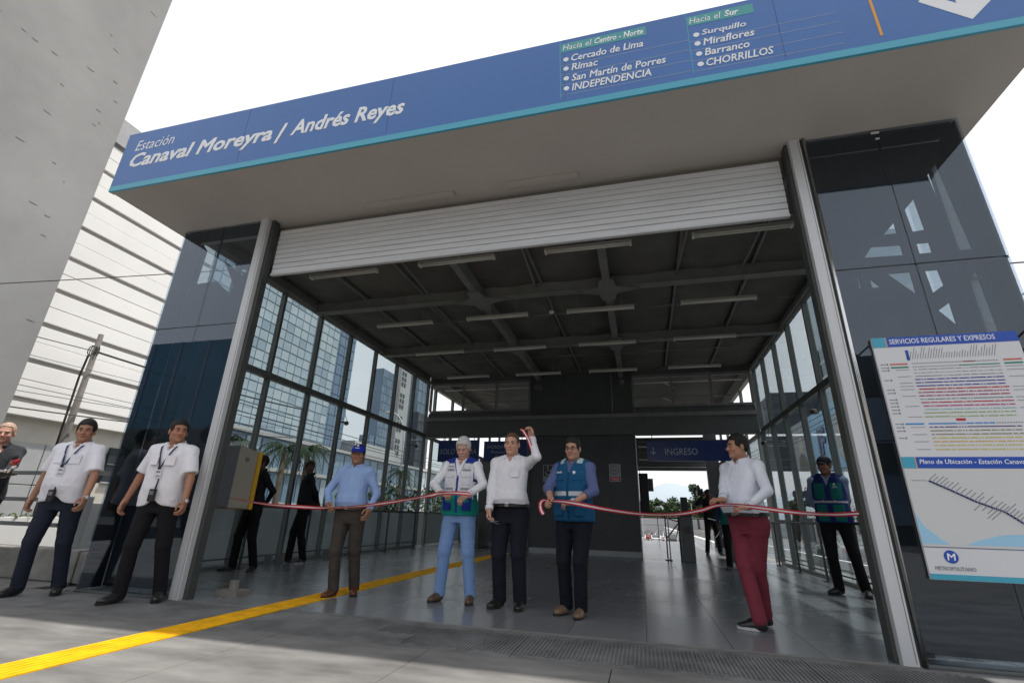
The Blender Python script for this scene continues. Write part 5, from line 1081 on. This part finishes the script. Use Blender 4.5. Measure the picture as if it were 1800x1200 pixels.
    if watch is not None:
        for k, wc in watch:
            fd = Wp[k] - E[k]; fd = fd / np.linalg.norm(fd); p = Wp[k] + fd * .0; q = MB(); q.tube([p - fd * .012, p + fd * .012], [.031 * s, .030 * s], 16); q.build('watch_strap', brow_mat(wc, 'leather'), t, smooth=True)
            out = A_((.9 * (1 if k == 0 else -1), .5, .1)) if fnrm[k] is None else -(R_.T @ A_(fnrm[k], float)); out = out - fd * (out @ fd); out /= np.linalg.norm(out); q = MB(); q.tube([p + out * .028 * s, p + out * .038 * s], .019, 14); q.build('watch_case', 'alu', t, smooth=True)
    t['_'] = 0; del t['_']
    return dict(t=t, s=s, S=S, E=E, W=Wp, HC=HC, frH=frH, R=R_, TR=TR, sc=sc, world=lambda p: loc + R_ @ A_(p, float), lx=lx, K=K, An=An)
BM = {}
def brow_mat(c, base='hair'):
    k = (tuple(round(float(x), 3) for x in c), base)
    if k not in BM:
        if base == 'cloth': m_ = mat('cloth_%d' % len(BM), k[0], .88, var=.1, vscale=9, bump=.4, bscale=25, spec=.2)
        elif base == 'leather': m_ = mat('leather_%d' % len(BM), k[0], .4, var=.12, vscale=20)
        else: m_ = mat('hair_%d' % len(BM), k[0], .6, var=.3, vscale=60)
        BM[k] = m_
    return BM[k]
def torso_front(p, z, x=0., g=.03):
    T0 = p['sc'](p['TR'], g); zs = [r[0] for r in T0]; ry = np.interp(z * p['s'], zs, [r[2] for r in T0]); cy = np.interp(z * p['s'], zs, [r[4] for r in T0]); rx = np.interp(z * p['s'], zs, [r[1] for r in T0])
    return cy + ry * (max(1 - abs(x * p['s'] / rx) ** 2.5, .05)) ** (1 / 2.5)
def lanyard(p, col, zb=1.20, badge=True, g=.036):
    s, lx = p['s'], p['lx']; m_ = MB()
    for q in (-1, 1):
        pts = []
        for i in range(9):
            a = i / 8; x = q * (.075 * (1 - a) + .008 * a) + lx; z = 1.455 * (1 - a) + (zb + .03) * a; y = torso_front(p, z, x - lx, g) if a > .12 else torso_front(p, z, x - lx, g) * .5; pts.append(A_((x * s, y + .003, z * s)))
        for a_, b_ in zip(pts[:-1], pts[1:]): m_.bar(a_, b_ + (b_ - a_) * .05, .014, .003, up=(0, 1, 0))
    m_.build('lanyard', brow_mat(col, 'cloth'), p['t'])
    y = torso_front(p, zb - .02, 0, g) + .004
    if badge:
        b = B(lx * s - .03, lx * s + .03, y, y + .004, (zb - .085) * s, (zb - .005) * s).build('badge', 'poster_paper', p['t']); B(lx * s - .02, lx * s + .02, y + .004, y + .006, (zb - .035) * s, (zb - .018) * s).build('badge_print', 'print_grey', b); B(lx * s - .022, lx * s + .016, y + .004, y + .006, (zb - .070) * s, (zb - .060) * s).build('badge_print', 'print_grey', b); B(lx * s - .014, lx * s + .014, y, y + .006, (zb - .002) * s, (zb + .03) * s).build('badge_clip', 'black', b)
def radio(p, x, z):
    s = p['s']; y = torso_front(p, z, x, .045); r = thing('walkie_talkie', '', 'radio', (0, 0, 0)) ; bpy.data.objects.remove(r)
    m_ = MB(); m_.box(x * s - .028, x * s + .028, y - .01, y + .03, z * s - .07, z * s + .05); o = m_.build('radio', 'black', p['t'], bevel=.006); MB().tube([(x * s - .015, y + .01, z * s + .05), (x * s - .022, y + .01, z * s + .15)], [.008, .006], 8).build('antenna', 'black', o); B(x * s - .018, x * s + .018, y + .03, y + .033, z * s - .005, z * s + .03).build('radio_grille', 'grey_box', o)
PI = math.pi
SK = (.38, .20, .125); SK2 = (.34, .175, .11)
# guard 1, far left
p = person('guard in white short-sleeved shirt standing at the far left before the low parapet, looking right', -1.52, -.34, PI + .45, 1.74, SK, dict(col=(.78, .77, .83), sleeve='short', tuck=False, hem=.86, vee=.075, pockets=(1, -1)), (.018, .022, .036), feet=((-1.62, -.44, .25), (-1.40, -.22, -.45)),
           hands=((-1.86, -.42, .90), (-1.17, -.38, .90)), head_yaw=.35, head_pitch=-.05, belly=.055, wide=1.10, curl=(.7, .6), seed=1, watch=((1, (.5, .5, .48)),), hairstyle='full', hair=(.012, .011, .010))
lanyard(p, (.03, .05, .12)); radio(p, .02, .93)
# guard 2
p = person('guard in white short-sleeved shirt before the left dark pillar, head turned to the doorway', -.38, -.20, PI + .35, 1.74, (.37, .18, .11), dict(col=(.78, .77, .82), sleeve='short', tuck=False, hem=.85, vee=.08, pockets=(1, -1)), (.011, .011, .014), feet=((-.44, -.34, .35), (-.20, -.12, -.35)),
           hands=((-.72, -.30, .90), (-.02, -.24, .85)), head_yaw=.75, head_pitch=-.0, belly=.02, wide=1.07, curl=(.7, .7), seed=2, watch=((1, (.02, .02, .02)),))
lanyard(p, (.03, .04, .09)); radio(p, .0, .96)
# blue cap man
p = person('man in light blue shirt, brown trousers and royal blue cap holding the ribbon at left', 1.18, .84, PI + .15, 1.61, (.38, .195, .12), dict(col=(.30, .43, .72), sleeve='long', tuck=True, vee=.03), dict(col=(.060, .052, .046), w=1.05), shoe=(.11, .035, .018), feet=((1.12, .78, .2), (1.25, .98, -.4)),
           hands=((1.045, .60, .93), (1.46, .76, .88)), head_yaw=.25, cap=(.02, .035, .33), belt=(.06, .03, .02), belly=.03, wide=1.07, curl=(.8, .45), seed=3, hint=((1, -.3, -.5), None))
BCAP = p
# vest man
def paint_v(V):
    c = np.tile(A_((.70, .70, .74)), (len(V), 1)).astype(float); X, Z = V[:, 0], V[:, 2]; fr = V[:, 1] > -.02
    c[Z < 1.085] = (.01, .24, .20); aX = np.abs(X)
    for zz_ in (1.345, 1.135): c[(np.abs(Z - zz_) < .014) & (aX > .045) & (aX < .135)] = (.28, .28, .29)
    edge = (aX < .011 + np.clip((Z - 1.28) * .36, 0, .2)) & fr; c[edge] = (.02, .04, .26); c[(aX > .165) & (Z > 1.22)] = (.02, .04, .26); c[(Z < .885)] = (.01, .26, .22); c[(Z > 1.42)] = (.02, .04, .26)
    return c
p = person('white-haired man with moustache in white and teal vest looking down', 2.43, 1.04, PI + .05, 1.71, (.55, .31, .23), dict(col=(.80, .80, .84), sleeve='long', tuck=False, hem=.95, vee=.07, cuff=(.72, .72, .77)), dict(col=(.20, .32, .58), w=1.02), shoe=(.10, .06, .03), feet=((2.25, 1.02, .25), (2.60, 1.02, -.2)), hair=(.62, .61, .60), brow_c=(.5, .48, .45), moustache=(.62, .6, .57),
           hands=((2.325, .70, 1.075), (2.62, .72, 1.06)), head_pitch=-.38, head_yaw=.0, belly=.03, wide=1.05, curl=(.8, .8), seed=4, hint=((1.2, -.2, -.4), (-1.2, -.2, -.4)), fdir=((.9, -.35, -.15), (-.5, -.5, -.45)), fnrm=((0, .6, -1), (0, .6, -.8)), hairstyle='full',
           vest=dict(paint=paint_v, hem=.86, vz=1.25, vs=.30, pockets=((.095, 1.235, .044, .052, (.70, .70, .74)), (-.095, 1.235, .044, .052, (.70, .70, .74)), (.112, .985, .052, .072, (.015, .03, .24)), (-.112, .985, .052, .072, (.015, .03, .24))), texts=(('MUNICIPALIDAD', .09, 1.378, .075, .012, 'print_grey'), ('PROTRANSPORTE', -.09, 1.368, .08, .012, 'print_grey'))))
PV = p
# raised hand man
p = person('man in white shirt and dark trousers raising a piece of cut ribbon', 3.04, .95, PI - .02, 1.74, (.60, .35, .25), dict(col=(.80, .79, .83), sleeve='long', tuck=True, vee=.06, pockets=(-1,)), dict(col=(.014, .015, .024), w=1.12), shoe=(.015, .013, .012), feet=((2.95, .92, .35), (3.17, .90, -.1)), hair=(.16, .085, .045), brow_c=(.16, .10, .06),
           hands=((2.86, .74, .88), (3.29, .82, 1.675)), head_pitch=-.05, head_yaw=.03, belly=.045, wide=1.08, curl=(.9, .9), seed=5, hint=((.8, -.6, -.3), (-.55, .8, -.5)), fdir=(None, (-.15, -.2, 1)), fnrm=(None, (-.6, -.8, .1)), belt=(.012, .012, .012), hairstyle='thin')
PM = p
# blue vest man
def paint_b(V):
    c = np.tile(A_((.012, .085, .19)), (len(V), 1)).astype(float); X, Z = V[:, 0], V[:, 2]; c[(np.abs(Z - 1.13) < .020)] = (.50, .52, .55); c[(np.abs(X) < .012) & (V[:, 1] > 0)] = (.008, .05, .12); c[(Z < .875)] = (.008, .06, .15); c[(Z > 1.44) & (np.abs(X) > .075) & (np.abs(X) < .125) & (V[:, 1] > -.03)] = (.42, .50, .50); return c
p = person('man with glasses in blue vest and dark trousers holding the cut ribbon', 3.74, .82, PI - .25, 1.66, (.47, .26, .18), dict(col=(.10, .13, .27), sleeve='rolled', tuck=False, hem=.93, vee=.04), dict(col=(.010, .012, .019), w=1.08), shoe=(.16, .10, .06), feet=((3.64, .84, .3), (3.79, .74, -.1)), hair=(.018, .014, .012), glasses=True,
           hands=((3.56, .50, 1.02), (3.775, .52, 1.005)), head_yaw=.05, head_pitch=-.08, belly=.04, wide=1.10, curl=(.85, .8), seed=6, hint=((1.2, -.1, -.6), (-1.2, -.4, -.3)), fdir=((-.3, -.7, -.25), (-.85, -.35, -.1)), fnrm=((.8, 0, -.5), (0, .5, -.9)), watch=((1, (.3, .3, .3)),), hairstyle='full',
           vest=dict(paint=paint_b, hem=.86, vz=1.32, vs=.30, pockets=((.10, 1.235, .040, .045, (.014, .09, .20)), (-.10, 1.235, .040, .045, (.014, .09, .20)), (.11, .975, .048, .06, (.012, .08, .18)), (-.11, .975, .048, .06, (.012, .08, .18))), texts=(('EMAPE', .10, 1.335, .065, .020, 'white_print'), ('LIMA', -.118, 1.325, .055, .022, 'white_print'), ('MUNICIPALIDAD DE', -.115, 1.352, .06, .008, 'white_print')), discs=((-.062, 1.342, .017, 'white_print'),)))
PB = p
# maroon trousers man
p = person('man in white shirt and maroon trousers pulling the ribbon with both hands at right', 5.36, .88, PI - .95, 1.68, (.43, .22, .14), dict(col=(.76, .78, .86), sleeve='long', tuck=True, vee=.05, cuff=(.66, .68, .77)), dict(col=(.20, .035, .055), w=1.04), shoe=(.014, .013, .013), shoe_sole=(.5, .5, .5), feet=((5.30, .74, 1.0), (5.40, 1.02, .4)), hair=(.012, .010, .009),
           hands=((5.11, .58, 1.015), (5.30, .50, .995)), head_yaw=-.30, head_pitch=.02, belly=.075, wide=1.20, curl=(.8, .85), seed=7, hint=((1, -.5, -.5), (-1.0, -.7, -.3)), fdir=((-.6, -.3, .0), (-.95, -.2, -.05)), fnrm=((0, .3, -1), (0, .3, -.9)), watch=((1, (.35, .35, .25)),), hairstyle='full', belt=(.012, .012, .012))
PR_ = p
# right guard with vest
def paint_g(V):
    c = np.tile(A_((.012, .022, .11)), (len(V), 1)).astype(float); X, Z = V[:, 0], V[:, 2]; aX = np.abs(X); c[(Z > 1.15) & (Z < 1.36) & (aX > .03) & (aX < .16) & (V[:, 1] > 0)] = (.008, .12, .11); c[(Z < 1.09) & (Z > .88) & (aX > .03) & (aX < .16) & (V[:, 1] > 0)] = (.008, .14, .12); c[np.abs(Z - 1.125) < .013] = (.45, .42, .50); return c
p = person('guard in dark cap and navy and green vest standing by the right glass wall', 7.0, 3.70, PI - .45, 1.80, (.26, .12, .08), dict(col=(.20, .26, .38), sleeve='long', tuck=False, hem=.95, vee=.04), (.010, .010, .012), feet=((6.90, 3.72, .6), (7.17, 3.60, -.2)), head_yaw=-.35, cap=(.012, .014, .025), belly=.04, wide=1.08, seed=8,
           hands=((6.96, 3.95, 1.0), (7.14, 3.92, 1.0)), hint=((1, -.2, -.3), (-1, -.2, -.3)), lod=.8, vest=dict(paint=paint_g, hem=.86, vz=1.33, vs=.36, texts=(('LIMA', -.09, 1.30, .055, .020, 'white_print'),), discs=((-.085, 1.345, .014, 'white_print'),)))
# dark guards left
DG = dict(lod=.8, skin=(.10, .05, .035))
person('man in black uniform with hands behind his back beside the left handrail', -1.46, 3.50, PI - .9 + PI * .0, 1.72, shirt=dict(col=(.012, .013, .018), sleeve='long', tuck=True, vee=.02), trousers=(.008, .008, .010), feet=((-1.58, 3.42, .5), (-1.36, 3.52, -.8)), shoe_sole=(.4, .4, .42), head_yaw=1.9, hands=((-1.45, 3.75, 1.0), (-1.35, 3.72, 1.0)), hint=((1, -.3, 0), (-1, -.3, 0)), seed=10, **DG)
p = person('person in black half hidden behind the beige wall cabinet', -1.38, 2.20, PI - .4, 1.66, shirt=dict(col=(.012, .013, .018), sleeve='long', tuck=True, vee=.02), trousers=(.008, .008, .010), feet=((-1.50, 2.12, .5), (-1.22, 2.22, -.8)), hands=((-1.45, 2.35, .98), (-1.30, 2.38, .98)), hint=((1, -.3, 0), (-1, -.3, 0)), seed=11, **DG)
# cameraman and people beyond
p = person('silhouetted cameraman with a video camera on his shoulder near the rear exit', 6.30, 11.3, PI + .1, 1.76, shirt=dict(col=(.015, .015, .018), sleeve='long', tuck=False, hem=.9), trousers=(.010, .010, .012), feet=((6.12, 11.25, .2), (6.48, 11.35, -.3)), hands=((6.10, 11.05, 1.55), (6.42, 11.0, 1.42)), hint=((1, 0, -1), (-1, 0, -1)), head_pitch=-.05, seed=12, **DG)
vc = thing('video_camera', 'dark shoulder video camera with microphone carried by the cameraman', 'camera', (6.05, 11.1, 1.55)); B(5.98, 6.12, 10.95, 11.40, 1.58, 1.76).build('camera_body', 'black', vc, bevel=.01)
MB().tube([(6.05, 10.95, 1.67), (6.05, 10.75, 1.67)], [.05, .065], 12).build('lens', 'black', vc); MB().tube([(6.0, 10.8, 1.84), (6.0, 11.15, 1.84)], .025, 8).build('microphone', 'black', vc); MB().tube([(6.05, 11.05, 1.76), (6.05, 11.05, 1.84), (6.05, 11.3, 1.84), (6.05, 11.3, 1.76)], .012, 6).build('carry_handle', 'black', vc); B(5.88, 5.97, 11.0, 11.06, 1.72, 1.80).build('viewfinder', 'black', vc)
person('person in dark trousers and teal vest hidden behind the man in maroon trousers', 6.12, 6.75, PI - .2, 1.66, shirt=dict(col=(.03, .05, .10), sleeve='long', tuck=False, hem=.9), trousers=(.009, .009, .011), feet=((6.0, 6.7, .3), (6.22, 6.8, -.2)), vest=dict(paint=lambda V: np.tile(A_((.01, .15, .14)), (len(V), 1)), hem=.86), seed=13, **DG)
person('dark figure by the turnstile between the white-haired man and the man raising his hand', 1.62, 10.6, PI, 1.62, shirt=dict(col=(.03, .035, .05), sleeve='long', tuck=False, hem=.9), trousers=(.012, .012, .015), feet=((1.52, 10.6, .2), (1.72, 10.6, -.2)), seed=14, **DG)
# man at the left edge
p = person('balding man in dark suit at the left edge holding a tablet and flowers', -3.27, -.08, PI + .95, 1.79, (.50, .27, .20), dict(col=(.030, .032, .036), sleeve='long', tuck=False, hem=.84, vee=.14, cuff=(.55, .5, .55)), (.02, .02, .024), feet=((-3.34, -.18, .9), (-3.22, .04, .7)), hands=((-2.93, -.44, 1.08), (-2.72, -.27, 1.09)), hint=((.8, -.5, -.5), (-1, -.6, -.5)), fdir=((.9, .1, 0), (.8, -.4, .05)), fnrm=((0, 0, 1), (0, 0, 1)), curl=(.5, .4), head_yaw=-.1, head_pitch=-.1, seed=15, hairstyle='thin', hair=(.45, .3, .22), belly=.03, wide=1.05)
tb_ = thing('tablet', 'black tablet with papers held by the man at the left edge', 'tablet', (-2.60, -.36, 1.13)); MB().obox((-2.62, -.36, 1.135), (.13, .03, .02), (-.03, .09, 0), (0, 0, .006)).build('case', 'black', tb_); MB().obox((-2.70, -.36, 1.16), (.07, .02, .03), (-.02, .06, 0), (-.01, 0, .012)).build('papers', 'beige_wall', tb_)
fl = thing('flowers', 'small bunch with red and pink flowers held by the man at the left edge', 'flowers', (-2.50, -.32, 1.15)); random.seed(3)
for i, (dx, dz, r, c) in enumerate(((.0, .14, .035, 'car_red'), (.02, .09, .022, 'lamp_white'), (-.02, .20, .030, 'black'), (.03, .16, .026, 'ribbon_red'), (-.015, .06, .018, 'lamp_white'))):
    m_ = MB()
    for k in range(7): a = k * .9; m_.ell((-2.50 + dx + r * .5 * math.cos(a), -.32 + r * .5 * math.sin(a * 1.3), 1.14 + dz + r * .5 * math.sin(a)), (r * .6, r * .5, r * .55), 8, 6)
    m_.build('bloom', c, fl, smooth=True, kind='stuff')
MB().tube([(-2.50, -.32, 1.12), (-2.50, -.32, 1.28)], .008, 6).build('stem', 'foliage', fl)

# ------------------------------------------------------------------ ribbons
def ribbon(pts, width, name_label, tw=None, seed=0):
    """red white red band following pts, width direction rotating"""
    pts = [A_(p_, float) for p_ in pts]; n = len(pts); P_ = []
    for i in range(n - 1):       # Catmull-Rom
        p0, p1, p2, p3 = pts[max(i - 1, 0)], pts[i], pts[i + 1], pts[min(i + 2, n - 1)]
        for t_ in np.linspace(0, 1, 12, endpoint=False): P_.append(.5 * (2 * p1 + (p2 - p0) * t_ + (2 * p0 - 5 * p1 + 4 * p2 - p3) * t_ ** 2 + (3 * p1 - p0 - 3 * p2 + p3) * t_ ** 3))
    P_.append(pts[-1]); N_ = len(P_); t = thing('ribbon', name_label, 'ribbon', tuple(P_[0]), 'pieces of the red and white ribbon')
    W3 = []
    for i, q in enumerate(P_):
        d = P_[min(i + 1, N_ - 1)] - P_[max(i - 1, 0)]; d /= np.linalg.norm(d) + 1e-9; a = np.interp(i / (N_ - 1), np.linspace(0, 1, len(tw)), tw) if tw else .9
        u = A_((0, 0, 1.)) - d * d[2]; u /= np.linalg.norm(u) + 1e-9; v_ = np.cross(d, u); W3.append((u * math.cos(a) + v_ * math.sin(a), np.cross(d, u * math.cos(a) + v_ * math.sin(a))))
    for nm, a, b, m_ in (('red_stripe', -.5, -.17, 'ribbon_red'), ('white_stripe', -.17, .17, 'ribbon_white'), ('red_stripe', .17, .5, 'ribbon_red')):
        mb = MB(); vs = []; fs = []
        for q, (w_, n_) in zip(P_, W3): vs += [q + w_ * a * width - n_ * .0008, q + w_ * b * width - n_ * .0008, q + w_ * b * width + n_ * .0008, q + w_ * a * width + n_ * .0008]
        for i in range(N_ - 1):
            o_ = i * 4
            for k in range(4): fs.append((o_ + k, o_ + (k + 1) % 4, o_ + 4 + (k + 1) % 4, o_ + 4 + k))
        fs += [(0, 3, 2, 1), (4 * N_ - 4, 4 * N_ - 3, 4 * N_ - 2, 4 * N_ - 1)]; mb.add(vs, fs); mb.build(nm, m_, t, smooth=False)
    return t
ribbon([(-.02, .30, .97), (.35, .45, .915), (.80, .55, .895), (1.06, .56, .895), (1.45, .58, .92), (1.9, .61, .985), (2.24, .62, 1.045), (2.33, .62, 1.065), (2.50, .60, 1.075), (2.66, .62, 1.07), (2.71, .60, 1.055), (2.73, .59, 1.02)], .038, 'long ribbon from the left post through the blue-cap man to the white-haired man', tw=[1.3, .9, .2, .7, 1.1, .5, .9, .2, .7, .3, .1, .9, .2])
ribbon([(3.19, .70, 1.74), (3.215, .70, 1.735), (3.24, .71, 1.70), (3.275, .72, 1.64), (3.30, .73, 1.57), (3.31, .74, 1.52)], .034, 'short cut ribbon hanging from the raised hand', tw=[1.2, .4, .3, .2, .3])
ribbon([(3.50, .43, .89), (3.475, .43, .93), (3.47, .43, .985), (3.50, .43, 1.015), (3.57, .42, 1.01), (3.70, .42, 1.005), (3.85, .45, .985), (4.10, .50, .945), (4.4, .53, .915), (4.7, .55, .92), (4.92, .54, .96), (5.04, .50, 1.0), (5.15, .48, 1.01), (5.29, .46, 1.0), (5.42, .44, .985), (5.65, .36, .955), (5.85, .22, .945), (6.0, .10, .955)], .038, 'ribbon from the blue-vest man through the maroon-trousers man to the right post', tw=[.3, .2, .5, 1.0, .6, .2, .6, .9, .5, .7, .9, .5, .3, .9, .5])
sc_ = thing('scissors', 'scissors held low by the man raising his hand', 'scissors', (2.90, .66, .80)); 
for q in (-1, 1): MB().bar((2.90, .67, .815), (3.00, .63, .80 + q * .012), .012, .004).build('blade', 'chrome', sc_); MB().tube([(2.88 + .018 * math.cos(a), .68, .815 + q * .018 + .016 * math.sin(a)) for a in np.linspace(0, 6.3, 12)], .004, 5).build('handle', 'black', sc_)
